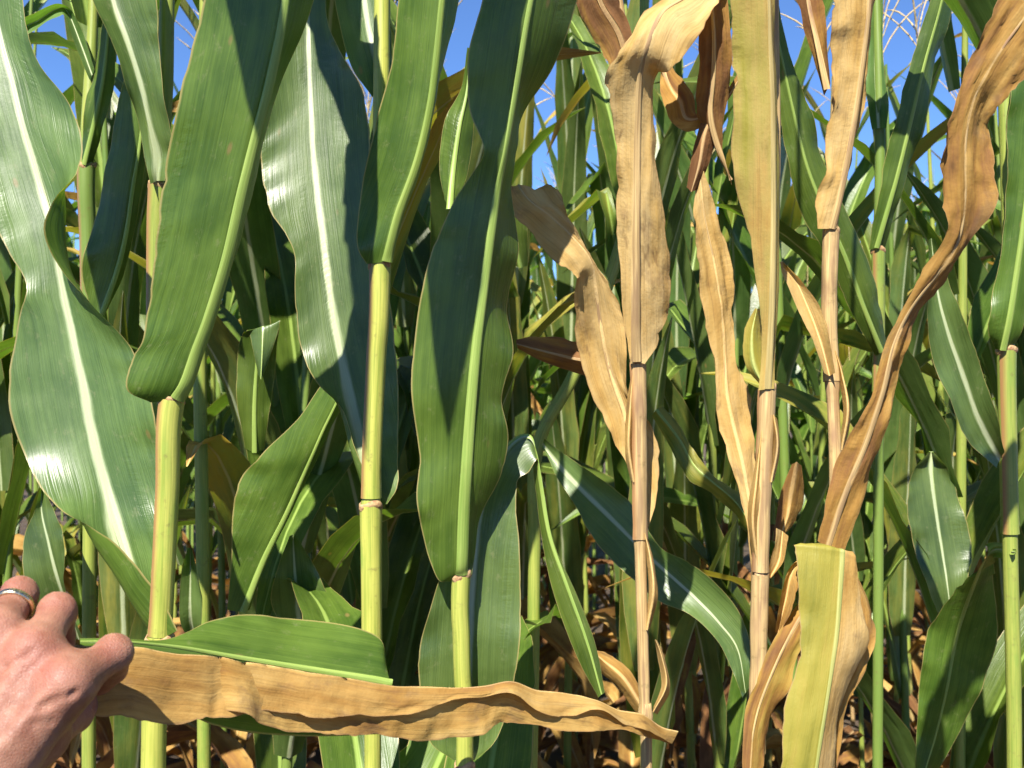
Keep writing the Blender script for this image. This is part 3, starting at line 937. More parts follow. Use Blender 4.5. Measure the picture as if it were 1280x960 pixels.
leaf(p4, [
    ((793, 662), (800, 664), (810, 662), 0.908, 0.0, 0.0),
    ((785, 585), (797, 590), (823, 612), 0.915, 0.0, 0.0),
    ((762, 545), (782, 520), (822, 545), 0.922, 0.004, 0.0),
    ((736, 480), (762, 460), (786, 490), 0.922, 0.006, -0.002),
    ((719, 410), (750, 400), (784, 425), 0.916, 0.004, -0.004),
    ((718, 356), (744, 352), (776, 385), 0.908, -0.008, 0.004),
    ((720, 346), (738, 325), (758, 352), 0.902, -0.012, 0.008),
    ((694, 325), (716, 296), (738, 312), 0.896, -0.006, 0.004),
    ((662, 290), (688, 270), (714, 276), 0.892, -0.004, 0.0),
    ((640, 266), (664, 252), (705, 256), 0.888, -0.002, 0.0),
    ((634, 242), (652, 238), (700, 238), 0.892, 0.0, 0.006),
    ((632, 232), (648, 230), (684, 230), 0.906, 0.0, 0.01)], 'upper', dry=0.97, tone=0.20, mw=0.0034, ruffle=0.0020, crumple=0.0055, seed=10, bow=0.16)
# dark brown curled leaf behind, to the left
leaf(p4, [
    ((792, 500), (796, 512), (800, 520), 0.918),
    ((755, 440), (758, 460), (765, 482), 0.935),
    ((715, 424), (715, 448), (722, 468), 0.945),
    ((672, 420), (675, 438), (680, 452), 0.95),
    ((645, 424), (646, 430), (648, 436), 0.955)], 'under', dry=0.95, tone=0.85, mw=0.003, crumple=0.005, seed=12)
# top: dark leaves round the dead stalk
leaf(p4, [
    ((782, 118), (790, 108), (796, 95), 0.918),
    ((757, 80), (775, 45), (790, 40), 0.91, 0.006, 0.0),
    ((735, 35), (752, 5), (775, -5), 0.905, 0.008, 0.0),
    ((718, 5), (738, -35), (765, -40), 0.90, 0.008, 0.0),
    ((705, -60), (725, -85), (750, -85), 0.90),
    ((700, -170), (708, -175), (716, -170), 0.905)], 'upper', dry=0.95, tone=0.80, mw=0.003, crumple=0.005, seed=13)
leaf(p4, [
    ((818, 60), (826, 74), (826, 88), 0.93),
    ((842, 80), (838, 110), (825, 112), 0.925, 0.0, -0.006),
    ((868, 108), (850, 128), (832, 136), 0.92, 0.004, -0.008),
    ((872, 138), (858, 148), (842, 152), 0.915, 0.006, -0.004),
    ((882, 128), (880, 146), (862, 158), 0.91, 0.006, -0.006),
    ((912, 105), (906, 126), (898, 140), 0.905),
    ((925, 88), (926, 95), (928, 100), 0.90)], 'under', dry=0.95, tone=0.62, mw=0.003, crumple=0.004, seed=14)
HELD = [
    ((840, 930), (848, 914), (838, 930), 0.897, 0.0, 0.002),
    ((826, 922), (826, 908), (822, 926), 0.889, -0.004, 0.002),
    ((808, 914), (803, 893), (802, 921), 0.874, -0.007, -0.007),
    ((786, 910), (775, 888), (780, 913), 0.862, -0.006, -0.007),
    ((752, 888), (744, 874), (745, 913), 0.848, -0.009, -0.007),
    ((712, 897), (706, 866), (706, 912), 0.834, -0.008, -0.007),
    ((672, 888), (672, 863), (668, 908), 0.820, -0.009, -0.007),
    ((640, 866), (640, 852), (626, 907), 0.808, -0.010, -0.007),
    ((604, 872), (606, 857), (600, 919), 0.796, -0.007, -0.007),
    ((568, 874), (572, 859), (560, 924), 0.786, -0.007, -0.007),
    ((528, 889), (530, 858), (522, 927), 0.772, -0.009, -0.007),
    ((485, 897), (490, 857), (482, 920), 0.758, -0.010, -0.007),
    ((445, 893), (446, 850), (440, 921), 0.746, -0.008, -0.007),
    ((405, 897), (405, 843), (396, 918), 0.734, -0.010, -0.007),
    ((365, 893), (365, 837), (360, 915), 0.724, -0.009, -0.007),
    ((322, 889), (322, 829), (330, 906), 0.711, -0.008, -0.007),
    ((285, 897), (285, 823), (300, 892), 0.699, -0.007, -0.007),
    ((258, 897), (255, 818), (255, 885), 0.689, -0.005, 0.005),
    ((222, 905), (222, 816), (222, 885), 0.679, -0.003, 0.006),
    ((180, 902), (182, 811), (180, 885), 0.668, -0.005, 0.006),
    ((146, 900), (150, 808), (148, 885), 0.660, -0.004, 0.008),
    ((110, 892), (112, 806), (110, 880), 0.654, -0.006, 0.008),
    ((70, 880), (72, 806), (70, 872), 0.652, -0.004, 0.006)]
leaf(p4, HELD, 'under', name='leaf', rib=False, label='dry brown folded leaf drawn sideways to the hand', dry=0.92, tone=0.46, mw=0.0012, ruffle=0.0005, wave=0.03, ragged=0.05, crumple=0.0042, seed=15, bow=0.04, cols=14, per=9)

leaf(p4, [((806, 905), (812, 902), (816, 896), 0.906), ((772, 862), (782, 850), (790, 842), 0.915), ((748, 838), (755, 826), (762, 818), 0.925), ((738, 816), (741, 814), (744, 812), 0.93)],
     'under', rib=False, dry=0.97, tone=0.5, crumple=0.006, seed=63)
leaf(p4, [((812, 895), (816, 890), (822, 893), 0.908), ((826, 858), (833, 856), (838, 862), 0.905), ((822, 822), (827, 820), (831, 824), 0.905), ((818, 800), (819, 799), (821, 800), 0.906)],
     'under', rib=False, dry=0.97, tone=0.25, crumple=0.005, seed=64)

# ---- yellowing plant
p5, s5 = traced_plant('corn_plant', ((966, 0, 0.862), (968, 200, 0.858), (960, 480, 0.85), (955, 580, 0.85), (951, 715, 0.85), (949, 830, 0.85), (947, 960, 0.85)), 0.0049,
                      'dying corn plant with a long olive-yellow leaf, beside the dead tan plant', dry=0.95, tone=0.25, nodes=(1.443, 1.302), top=0.5, lean=(0.01, 0.03))
a = leaf(p5, [
    ((948, 488), (960, 486), (968, 486), 0.842, 0, 0),
    ((952, 430), (963, 430), (970, 430), 0.838, 0.006, 0.008),
    ((944, 350), (966, 350), (973, 350), 0.833, 0.010, 0.012),
    ((930, 275), (967, 275), (974, 275), 0.828, 0.010, 0.012),
    ((916, 205), (967, 205), (974, 200), 0.822, 0.010, 0.012),
    ((917, 125), (966, 125), (972, 125), 0.816, 0.010, 0.012),
    ((914, 50), (963, 50), (969, 50), 0.81, 0.010, 0.012),
    ((910, -20), (960, -20), (970, -20), 0.804, 0.010, 0.012),
    ((905, -120), (950, -120), (970, -120), 0.80, 0.010, 0.01),
    ((910, -240), (935, -240), (955, -240), 0.795, 0.005, 0.005),
    ((925, -350), (930, -350), (935, -350), 0.79, 0, 0)], 'under', dry=0.62, tone=0.18, mw=0.0030, ruffle=0.002, crumple=0.0036, seed=16, bow=0.08)
sheath(a, p5, s5, 487, 0.85, 0.143, 0.0053, -0.6, dry=1.0, tone=0.15)
leaf(p5, [
    ((951, 482), (956, 486), (960, 486), 0.846),
    ((930, 455), (942, 455), (955, 450), 0.85),
    ((930, 415), (940, 418), (952, 420), 0.854),
    ((944, 385), (946, 386), (950, 386), 0.858)], 'under', rib=False, dry=0.5, tone=0.1, seed=17)
a = leaf(p5, [
    ((940, 722), (949, 720), (958, 720), 0.862),
    ((930, 640), (941, 650), (950, 640), 0.870, 0.0, 0.004),
    ((908, 565), (926, 570), (944, 560), 0.878, 0.0, 0.006),
    ((894, 505), (910, 500), (936, 490), 0.884, 0.0, 0.008),
    ((893, 455), (906, 450), (918, 445), 0.888, 0.0, 0.004),
    ((882, 400), (902, 392), (920, 385), 0.888, -0.004, 0.006),
    ((872, 330), (892, 325), (914, 320), 0.886, -0.006, 0.006),
    ((868, 270), (880, 265), (898, 265), 0.884, -0.004, 0.004),
    ((870, 215), (874, 212), (880, 214), 0.884, 0, 0)], 'upper', dry=0.95, tone=0.22, mw=0.0022, ruffle=0.003, crumple=0.007, seed=18)
sheath(a, p5, s5, 718, 0.85, 0.14, 0.0054, 0.8, dry=1.0, tone=0.3)
leaf(p5, [
    ((915, 232), (914, 225), (910, 218), 0.89),
    ((904, 200), (896, 180), (886, 170), 0.888),
    ((905, 150), (888, 140), (870, 140), 0.884),
    ((915, 95), (892, 90), (870, 100), 0.88),
    ((912, 40), (892, 35), (872, 45), 0.875),
    ((905, -30), (885, -30), (862, -20), 0.87),
    ((880, -130), (868, -135), (855, -130), 0.865)], 'under', dry=0.95, tone=0.78, mw=0.003, crumple=0.005, seed=19)
leaf(p5, [
    ((884, 135), (890, 140), (898, 140), 0.893),
    ((872, 165), (880, 170), (896, 170), 0.886),
    ((864, 200), (874, 205), (886, 205), 0.88),
    ((858, 235), (864, 240), (872, 238), 0.876)], 'under', rib=False, dry=0.95, tone=0.95, seed=20, crumple=0.003)

leaf(p5, [((990, 580), (996, 577), (1002, 582), 0.90), ((976, 615), (990, 612), (1006, 622), 0.91), ((970, 645), (984, 648), (996, 650), 0.912), ((966, 676), (972, 678), (980, 668), 0.91)],
     'under', rib=False, dry=0.97, tone=0.62, crumple=0.006, seed=61)
leaf(p5, [((958, 720), (962, 724), (966, 720), 0.862), ((966, 690), (974, 700), (980, 700), 0.868), ((972, 660), (978, 664), (986, 670), 0.872)], 'upper', rib=False, dry=0.95, tone=0.3, crumple=0.004, seed=62)

# ---- brown plant at the right with the big twisted leaf
p6, s6 = traced_plant('corn_plant', ((1040, 285, 0.93), (1037, 380, 0.93), (1040, 470, 0.93), (1044, 580, 0.92), (1043, 690, 0.915), (1040, 830, 0.91), (1038, 960, 0.91)), 0.0052,
                      'dead corn plant with a long twisted brown leaf and a creased hanging leaf', dry=1.0, tone=0.4, nodes=(1.45, 1.305), top=0.45, lean=(0.03, 0.03))
a = leaf(p6, [
    ((1022, 286), (1040, 286), (1046, 285), 0.922, 0, 0),
    ((1020, 258), (1049, 250), (1053, 250), 0.918, 0.004, 0.006),
    ((1029, 212), (1059, 205), (1063, 205), 0.914, 0.006, 0.012),
    ((1036, 165), (1067, 160), (1072, 160), 0.910, 0.006, 0.012),
    ((1040, 100), (1076, 100), (1082, 100), 0.905, 0.006, 0.012),
    ((1037, 45), (1083, 45), (1088, 45), 0.90, 0.006, 0.012),
    ((1036, 0), (1087, 0), (1094, 0), 0.896, 0.006, 0.012),
    ((1036, -80), (1090, -80), (1104, -80), 0.89, 0.006, 0.01),
    ((1060, -200), (1095, -200), (1112, -200), 0.885, 0.004, 0.004),
    ((1098, -310), (1102, -310), (1106, -310), 0.88, 0, 0)], 'under', dry=0.93, tone=0.30, mw=0.0034, ruffle=0.003, crumple=0.0075, seed=21, cols=8)
sheath(a, p6, s6, 288, 0.93, 0.13, 0.0058, 2.2, dry=1.0, tone=0.45)
leaf(p6, [
    ((1030, 120), (1034, 112), (1038, 105), 0.94),
    ((1012, 60), (1022, 55), (1034, 50), 0.945),
    ((1000, 20), (1012, 10), (1030, 5), 0.95),
    ((990, -30), (1006, -40), (1026, -40), 0.955),
    ((985, -140), (995, -145), (1005, -140), 0.96)], 'under', dry=0.95, tone=0.75, mw=0.003, crumple=0.005, seed=22)
leaf(p6, [
    ((1030, 466), (1037, 470), (1044, 466), 0.922),
    ((1016, 425), (1026, 428), (1036, 424), 0.925),
    ((1000, 390), (1010, 385), (1028, 388), 0.93),
    ((982, 350), (992, 345), (1004, 352), 0.935),
    ((974, 328), (978, 326), (982, 330), 0.94)], 'upper', dry=0.80, tone=0.25, mw=0.002, crumple=0.003, seed=23)
a = leaf(p6, [
    ((1022, 676), (1034, 686), (1056, 688), 0.900, 0.0, 0.0),
    ((1034, 618), (1056, 620), (1080, 622), 0.890, 0.004, 0.004),
    ((1058, 552), (1082, 556), (1104, 550), 0.880, 0.006, 0.004),
    ((1086, 495), (1104, 490), (1122, 480), 0.872, 0.006, 0.006),
    ((1104, 442), (1118, 432), (1132, 436), 0.866, 0.006, 0.008),
    ((1124, 400), (1138, 388), (1148, 396), 0.860, 0.002, 0.010),
    ((1158, 338), (1172, 342), (1184, 350), 0.852, -0.004, 0.008),
    ((1186, 292), (1198, 300), (1212, 308), 0.846, -0.006, 0.006),
    ((1179, 245), (1206, 250), (1236, 250), 0.842, -0.006, 0.008),
    ((1177, 190), (1206, 190), (1244, 205), 0.838, -0.004, 0.010),
    ((1190, 128), (1215, 130), (1240, 150), 0.834, 0.0, 0.010),
    ((1212, 70), (1240, 80), (1268, 112), 0.830, 0.004, 0.006),
    ((1242, 5), (1275, 30), (1305, 70), 0.826, 0.006, 0.004),
    ((1280, -60), (1320, -30), (1345, 10), 0.822, 0.006, 0.004),
    ((1340, -110), (1372, -85), (1390, -60), 0.82, 0.004, 0.0),
    ((1425, -130), (1430, -125), (1435, -120), 0.82, 0, 0)], 'under', dry=0.88, tone=0.62, mw=0.0028, ruffle=0.004, wave=0.09, crumple=0.0075, seed=24, cols=9)
sheath(a, p6, s6, 690, 0.915, 0.15, 0.0060, 0.8, dry=1.0, tone=0.5)
# the leaf creased over so that it hangs straight down, olive turning to straw
leaf(p6, [
    ((1020, 694), (1036, 694), (1050, 694), 0.902, 0.0, 0.0),
    ((1006, 684), (1040, 690), (1060, 690), 0.880, 0.0, 0.0),
    ((992, 679), (1052, 687), (1068, 694), 0.842, 0.0, 0.004),
    ((993, 690), (1053, 697), (1070, 706), 0.836, 0.0, 0.006),
    ((998, 740), (1050, 745), (1076, 755), 0.830, 0.002, 0.012),
    ((1000, 790), (1046, 795), (1086, 800), 0.826, 0.004, 0.016),
    ((994, 840), (1038, 850), (1062, 850), 0.822, 0.004, 0.02),
    ((980, 885), (1031, 895), (1046, 900), 0.818, 0.004, 0.02),
    ((975, 950), (1021, 960), (1042, 965), 0.814, 0.004, 0.02),
    ((968, 1060), (1005, 1070), (1025, 1070), 0.81, 0.004, 0.015),
    ((962, 1190), (985, 1195), (1000, 1190), 0.81, 0.004, 0.01),
    ((962, 1290), (966, 1290), (970, 1290), 0.815, 0, 0)], 'under', dry=0.46, tone=0.25, mw=0.0026, ruffle=0.001, ragged=0.06, crumple=0.0028, dry_r=0.45, seed=25, cols=8)
leaf(p6, [
    ((1036, 720), (1040, 726), (1044, 730), 0.895),
    ((1000, 752), (1012, 756), (1022, 765), 0.868),
    ((972, 790), (985, 800), (998, 812), 0.850, 0.0, 0.008),
    ((948, 840), (962, 850), (980, 860), 0.842, 0.0, 0.010),
    ((932, 885), (946, 895), (962, 900), 0.836, 0.0, 0.010),
    ((928, 940), (938, 950), (952, 955), 0.832, 0.0, 0.008),
    ((930, 1040), (936, 1045), (942, 1040), 0.83, 0, 0)], 'under', dry=0.72, tone=0.60, mw=0.0022, crumple=0.004, seed=26)

leaf(p6, [((1040, 700), (1054, 700), (1066, 705), 0.868), ((1054, 760), (1072, 752), (1090, 765), 0.858), ((1048, 830), (1066, 828), (1088, 818), 0.85), ((1034, 890), (1044, 895), (1056, 885), 0.846), ((1030, 960), (1036, 965), (1044, 960), 0.845)],
     'under', dry=0.97, tone=0.62, mw=0.002, crumple=0.008, seed=65)
leaf(p6, [((1026, 720), (1034, 716), (1040, 722), 0.89), ((1002, 700), (1012, 694), (1020, 706), 0.872), ((984, 716), (992, 708), (1000, 724), 0.866), ((974, 750), (982, 748), (990, 756), 0.864), ((968, 790), (972, 792), (978, 788), 0.862)],
     'upper', rib=False, dry=0.97, tone=0.45, crumple=0.007, seed=66)
# peeling strips of dry sheath
for pl, sd_, st_ in ((p5, 71, [((942, 704), (947, 706), (951, 704), 0.843), ((935, 650), (941, 650), (948, 654), 0.838), ((940, 600), (946, 597), (951, 603), 0.840), ((950, 540), (952, 538), (955, 542), 0.842)]),
                     (p4, 72, [((804, 785), (809, 788), (813, 785), 0.893), ((811, 742), (817, 738), (822, 745), 0.889), ((808, 702), (813, 698), (818, 704), 0.891), ((804, 668), (806, 666), (809, 669), 0.893)]),
                     (p4, 73, [((788, 600), (792, 603), (796, 600), 0.893), ((780, 560), (786, 556), (791, 562), 0.889), ((783, 510), (788, 506), (793, 512), 0.891), ((789, 470), (791, 468), (794, 471), 0.893)]),
                     (p6, 74, [((1048, 560), (1052, 563), (1056, 560), 0.922), ((1054, 515), (1060, 511), (1064, 518), 0.916), ((1048, 470), (1053, 467), (1057, 474), 0.92), ((1042, 440), (1044, 438), (1047, 441), 0.923)]),
                     (p5, 75, [((960, 600), (964, 603), (968, 600), 0.843), ((966, 560), (972, 556), (976, 562), 0.839), ((963, 520), (967, 518), (971, 524), 0.84)])):
    leaf(pl, st_, 'under', name='sheath_strip', rib=False, dry=0.97, tone=0.3, crumple=0.003, seed=sd_, cols=3)

# ================================================================== PLANTS JUST BEHIND THE FRONT ONES
def mid_plant(pts, r, label, **kw):
    kw.setdefault('leafy', 0.9)
    return traced_plant('corn_plant', pts, r, label, **kw)


q1, t1 = mid_plant(((108, 208, 1.20), (110, 300, 1.20), (113, 500, 1.20), (112, 700, 1.20), (111, 960, 1.20)), 0.0075,
                   'slim green corn plant half hidden behind the broad white-ribbed leaf', top=0.35)
a = leaf(q1, [
    ((98, 212), (105, 206), (114, 208), 1.19),
    ((104, 165), (116, 160), (128, 165), 1.185, 0.006, 0.006),
    ((110, 120), (126, 115), (142, 120), 1.18),
    ((118, 75), (132, 70), (146, 75), 1.178),
    ((128, 30), (136, 25), (146, 30), 1.176),
    ((134, -60), (142, -60), (148, -60), 1.17),
    ((150, -150), (152, -150), (154, -150), 1.165)], 'under', mw=0.003, seed=31)
sheath(a, q1, t1, 208, 1.20, 0.17, 0.0083, -1.0)
leaf(q1, [
    ((112, 100), (115, 94), (118, 86), 1.20),
    ((98, 66), (102, 58), (107, 52), 1.205),
    ((82, 22), (84, 14), (90, 14), 1.21),
    ((72, 22), (70, 12), (70, 4), 1.205),
    ((50, 34), (48, 26), (46, 16), 1.20),
    ((32, 46), (30, 36), (28, 26), 1.195),
    ((30, 70), (27, 62), (24, 56), 1.19)], 'upper', mw=0.0025, seed=32, tipdry=0.2)
leaf(q1, [
    ((118, 398), (127, 394), (134, 388), 1.16),
    ((103, 350), (146, 340), (156, 338), 1.155),
    ((110, 300), (158, 290), (168, 288), 1.15),
    ((124, 240), (166, 235), (178, 230), 1.145),
    ((136, 185), (174, 185), (186, 182), 1.14),
    ((150, 125), (180, 130), (190, 130), 1.135),
    ((168, 75), (186, 80), (194, 84), 1.13),
    ((190, 30), (194, 30), (198, 30), 1.13)], 'under', mw=0.0035, seed=33)
leaf(q1, [
    ((92, 795), (98, 800), (104, 798), 1.18),
    ((46, 756), (82, 752), (82, 740), 1.16, -0.008, -0.008),
    ((28, 715), (70, 715), (80, 705), 1.15, -0.01, -0.01),
    ((27, 672), (60, 675), (78, 668), 1.15, -0.01, -0.01),
    ((42, 640), (52, 640), (66, 638), 1.155, -0.006, -0.006),
    ((50, 610), (52, 610), (54, 610), 1.16)], 'upper', mw=0.0035, seed=34)

q2, t2 = mid_plant(((209, 0, 1.08), (206, 120, 1.08), (198, 235, 1.08), (195, 320, 1.08), (194, 600, 1.08), (194, 960, 1.08)), 0.0078,
                   'green corn plant with a bright yellow stalk standing above the collar leaf', top=0.55)
a = leaf(q2, [
    ((188, 230), (196, 226), (206, 226), 1.068),
    ((180, 195), (196, 190), (211, 195), 1.062, 0.0, 0.0, (184, 195, 0.0)),
    ((166, 130), (186, 150), (213, 166), 1.056, -0.004, -0.004),
    ((150, 78), (174, 100), (204, 110), 1.052, -0.012, -0.006),
    ((132, 35), (158, 50), (198, 50), 1.050, -0.014, -0.006),
    ((114, -5), (141, 0), (196, 0), 1.052, -0.014, -0.01),
    ((95, -80), (125, -80), (180, -85), 1.056, -0.014, -0.01),
    ((80, -190), (110, -190), (150, -190), 1.06, -0.01, -0.01),
    ((88, -300), (96, -300), (104, -300), 1.07)], 'upper', mw=0.0046, seed=35)
sheath(a, q2, t2, 232, 1.08, 0.18, 0.0088, -1.2)
extra_leaf(q2, t2, 1.85, 0.9, rx, length=0.5, width=0.07, e0=R(72), bend=R(50), n=18, c=4)

q3, t3 = mid_plant(((250, 420, 1.22), (252, 600, 1.22), (254, 760, 1.22), (255, 960, 1.22)), 0.0075,
                   'shaded green corn plant between the two thick yellow-green stalks behind the hand', top=0.75)
leaf(q3, [
    ((284, 762), (304, 765), (312, 762), 1.17),
    ((289, 700), (329, 702), (335, 700), 1.162, 0.006, 0.01),
    ((291, 640), (357, 645), (362, 645), 1.155, 0.008, 0.02),
    ((300, 600), (376, 602), (384, 600), 1.148, 0.010, 0.02),
    ((330, 565), (392, 566), (402, 560), 1.14, 0.010, 0.02),
    ((372, 524), (404, 538), (416, 530), 1.136, 0.008, 0.012),
    ((402, 480), (422, 500), (432, 500), 1.132),
    ((440, 440), (446, 444), (450, 446), 1.13)], 'under', mw=0.004, seed=36)
leaf(q3, [
    ((240, 800), (244, 806), (250, 806), 1.20),
    ((224, 775), (238, 770), (252, 770), 1.18),
    ((226, 720), (238, 720), (251, 730), 1.175),
    ((234, 685), (238, 685), (242, 688), 1.17)], 'upper', mw=0.003, seed=37)
leaf(q3, [
    ((372, 800), (378, 804), (384, 802), 1.24),
    ((340, 760), (372, 760), (418, 770), 1.23, -0.01, -0.01),
    ((345, 715), (368, 705), (405, 735), 1.225, -0.01, -0.01),
    ((362, 670), (366, 668), (372, 672), 1.225)], 'upper', mw=0.004, seed=38)
leaf(q3, [
    ((306, 560), (318, 566), (330, 562), 1.20),
    ((298, 500), (318, 505), (340, 500), 1.195),
    ((298, 440), (322, 445), (346, 440), 1.19),
    ((306, 412), (328, 408), (350, 402), 1.18, 0.004, 0.004),
    ((312, 420), (328, 428), (348, 412), 1.172),
    ((322, 468), (326, 474), (332, 462), 1.166)], 'under', mw=0.003, seed=39)

q4, t4 = mid_plant(((805, 60, 1.27), (790, 250, 1.26), (725, 450, 1.245), (672, 560, 1.24), (668, 700, 1.24), (664, 960, 1.24)), 0.0072,
                   'green corn plant with a half-shaded leaf slanting down behind the tan stalk', top=0.3, dry=0.2)
leaf(q4, [
    ((680, 548), (678, 556), (682, 566), 1.215),
    ((712, 572), (704, 588), (700, 602), 1.19, -0.006, -0.006),
    ((748, 596), (735, 620), (724, 640), 1.165, -0.008, -0.008),
    ((782, 622), (764, 648), (748, 680), 1.14, -0.008, -0.008),
    ((806, 656), (788, 672), (770, 706), 1.12, -0.008, -0.008),
    ((828, 686), (814, 698), (796, 728), 1.105, -0.008, -0.008),
    ((860, 702), (844, 725), (824, 752), 1.09, -0.008, -0.008),
    ((894, 728), (874, 752), (862, 768), 1.078, -0.008, -0.008),
    ((922, 762), (900, 780), (896, 800), 1.068, -0.006, -0.006),
    ((938, 805), (922, 812), (915, 838), 1.060, -0.002, -0.004),
    ((936, 860), (932, 866), (928, 872), 1.055)], 'upper', mw=0.0036, ruffle=0.003, seed=40, tipdry=0.0)
leaf(q4, [
    ((640, 330), (650, 335), (660, 332), 1.22),
    ((624, 300), (642, 290), (660, 300), 1.21),
    ((632, 250), (645, 250), (658, 255), 1.205)], 'under', rib=False, seed=41)
leaf(q4, [
    ((815, 520), (820, 512), (828, 508), 1.20),
    ((838, 560), (848, 548), (852, 534), 1.185),
    ((858, 600), (868, 582), (866, 560), 1.17, 0.0, 0.004),
    ((882, 612), (890, 602), (892, 594), 1.16),
    ((915, 640), (920, 628), (925, 618), 1.15),
    ((938, 668), (942, 662), (946, 656), 1.14)], 'under', dry=0.3, tone=0.1, mw=0.002, seed=42)

q5, t5 = mid_plant(((1100, 160, 1.30), (1098, 310, 1.30), (1098, 400, 1.30), (1098, 640, 1.30), (1097, 960, 1.30)), 0.0062,
                   'green corn plant with an upright rolled leaf, next to the twisted brown leaf', top=0.5)
a = leaf(q5, [
    ((1086, 312), (1096, 310), (1106, 310), 1.29),
    ((1092, 280), (1106, 275), (1116, 275), 1.284),
    ((1104, 220), (1122, 220), (1134, 218), 1.278, 0.004, 0.01),
    ((1118, 155), (1138, 155), (1152, 155), 1.272, 0.004, 0.012),
    ((1138, 80), (1156, 80), (1170, 82), 1.266, 0.004, 0.012),
    ((1162, 0), (1178, 0), (1192, 0), 1.26, 0.004, 0.012),
    ((1180, -90), (1196, -90), (1210, -90), 1.25),
    ((1215, -200), (1220, -200), (1225, -200), 1.24)], 'under', mw=0.0034, seed=43)
sheath(a, q5, t5, 313, 1.30, 0.17, 0.0072, -1.0)
a = leaf(q5, [
    ((1090, 162), (1098, 160), (1108, 160), 1.292),
    ((1084, 130), (1096, 125), (1110, 128), 1.30),
    ((1084, 85), (1094, 80), (1106, 85), 1.305),
    ((1088, 40), (1094, 36), (1104, 40), 1.31),
    ((1096, -60), (1100, -60), (1106, -60), 1.32)], 'upper', mw=0.003, seed=44)
leaf(q5, [
    ((1094, 445), (1102, 440), (1108, 432), 1.28),
    ((1066, 395), (1080, 385), (1100, 372), 1.26, 0.004, 0.008),
    ((1040, 330), (1056, 320), (1080, 310), 1.245, 0.006, 0.008),
    ((1008, 280), (1030, 262), (1052, 250), 1.232, 0.006, 0.008),
    ((988, 220), (1008, 205), (1030, 198), 1.222, 0.006, 0.008),
    ((975, 150), (992, 140), (1014, 142), 1.214, 0.006, 0.008),
    ((964, 80), (978, 75), (992, 84), 1.206, 0.006, 0.006),
    ((955, 10), (964, 6), (974, 12), 1.20),
    ((945, -80), (948, -80), (952, -80), 1.195)], 'under', mw=0.0034, seed=45)
leaf(q5, [
    ((1160, 566), (1164, 564), (1168, 566), 1.4400),
    ((1138, 594), (1164, 590), (1190, 594), 1.4340, 0, 0),
    ((1134, 640), (1170, 640), (1206, 640), 1.4280, -0.006, -0.006),
    ((1146, 690), (1178, 690), (1215, 690), 1.4220, -0.006, -0.006),
    ((1160, 740), (1186, 745), (1208, 735), 1.4160),
    ((1186, 800), (1192, 805), (1198, 800), 1.4160)], 'upper', mw=0.003, seed=46, v=0.02, ruffle=0.006)
q6, t6 = mid_plant(((1262, 300, 1.18), (1258, 435, 1.18), (1260, 560, 1.18), (1263, 700, 1.18), (1268, 960, 1.18)), 0.0080,
                   'green corn plant with a pale cupped leaf, beside the twisted brown leaf', top=0.6)
a = leaf(q6, [
    ((1244, 436), (1254, 438), (1266, 434), 1.168),
    ((1234, 405), (1262, 400), (1280, 405), 1.160, 0.004, 0.006),
    ((1248, 340), (1272, 335), (1298, 345), 1.155, 0.006, 0.008),
    ((1256, 260), (1282, 260), (1312, 265), 1.150, 0.006, 0.008),
    ((1256, 180), (1290, 180), (1322, 185), 1.145, 0.006, 0.008),
    ((1260, 120), (1296, 110), (1326, 115), 1.14, 0.006, 0.008),
    ((1280, 20), (1310, 15), (1336, 20), 1.13),
    ((1330, -100), (1335, -100), (1340, -100), 1.12)], 'under', mw=0.004, seed=48)
sheath(a, q6, t6, 438, 1.18, 0.2, 0.009, -1.0)
leaf(q6, [
    ((1246, 585), (1250, 575), (1256, 565), 1.17),
    ((1206, 545), (1224, 525), (1240, 505), 1.15),
    ((1182, 490), (1204, 470), (1225, 452), 1.14, -0.008, -0.008),
    ((1164, 430), (1185, 415), (1204, 400), 1.135, -0.008, -0.008),
    ((1158, 380), (1172, 365), (1188, 355), 1.135),
    ((1160, 300), (1164, 298), (1168, 298), 1.14)], 'upper', mw=0.0042, seed=49)
leaf(q6, [
    ((1262, 700), (1268, 690), (1272, 684), 1.165),
    ((1236, 700), (1238, 690), (1240, 680), 1.22),
    ((1196, 735), (1216, 735), (1242, 720), 1.28, 0.01, 0.0),
    ((1160, 790), (1196, 795), (1246, 790), 1.32, 0.02, 0.0),
    ((1150, 850), (1184, 860), (1228, 860), 1.33, 0.02, 0.0),
    ((1146, 910), (1168, 925), (1195, 925), 1.34, 0.015, 0.0),
    ((1142, 990), (1146, 995), (1152, 990), 1.34)], 'under', mw=0.0036, seed=50, v=0.02, ruffle=0.006)

# low leaves of the front plants below the hand's leaf
for pl, sm_, zz, az_, ln in ((p2, s2, 1.02, 1.9, 0.5), (p2, s2, 1.0, 1.0, 0.5), (p3, s3, 0.96, 1.4, 0.5),
                             (p1, s1, 0.85, -2.7, 0.5), (p2, s2, 0.84, 1.2, 0.55), (p3, s3, 0.80, 2.0, 0.5)):
    extra_leaf(pl, sm_, zz, az_, rx, length=ln, width=0.08, e0=R(55), bend=R(80), n=18, c=4, vee=0.4, twist=rx.uniform(-0.4, 0.4))
for pl, sm_ in ((p4, s4), (p5, s5), (p6, s6), (q1, t1), (q3, t3), (q4, t4), (q5, t5), (q6, t6)):
    for zz in (0.45, 0.66, 0.86):
        extra_leaf(pl, sm_, zz, rx.uniform(0, 6.28), rx, length=0.55, width=0.065, e0=R(50), bend=R(130), dry=0.95, tone=rx.uniform(0.1, 0.6), n=16, c=4, twist=rx.uniform(-2, 2), vee=0.8, ruffle=0.01, power=0.6, crumple=0.006)

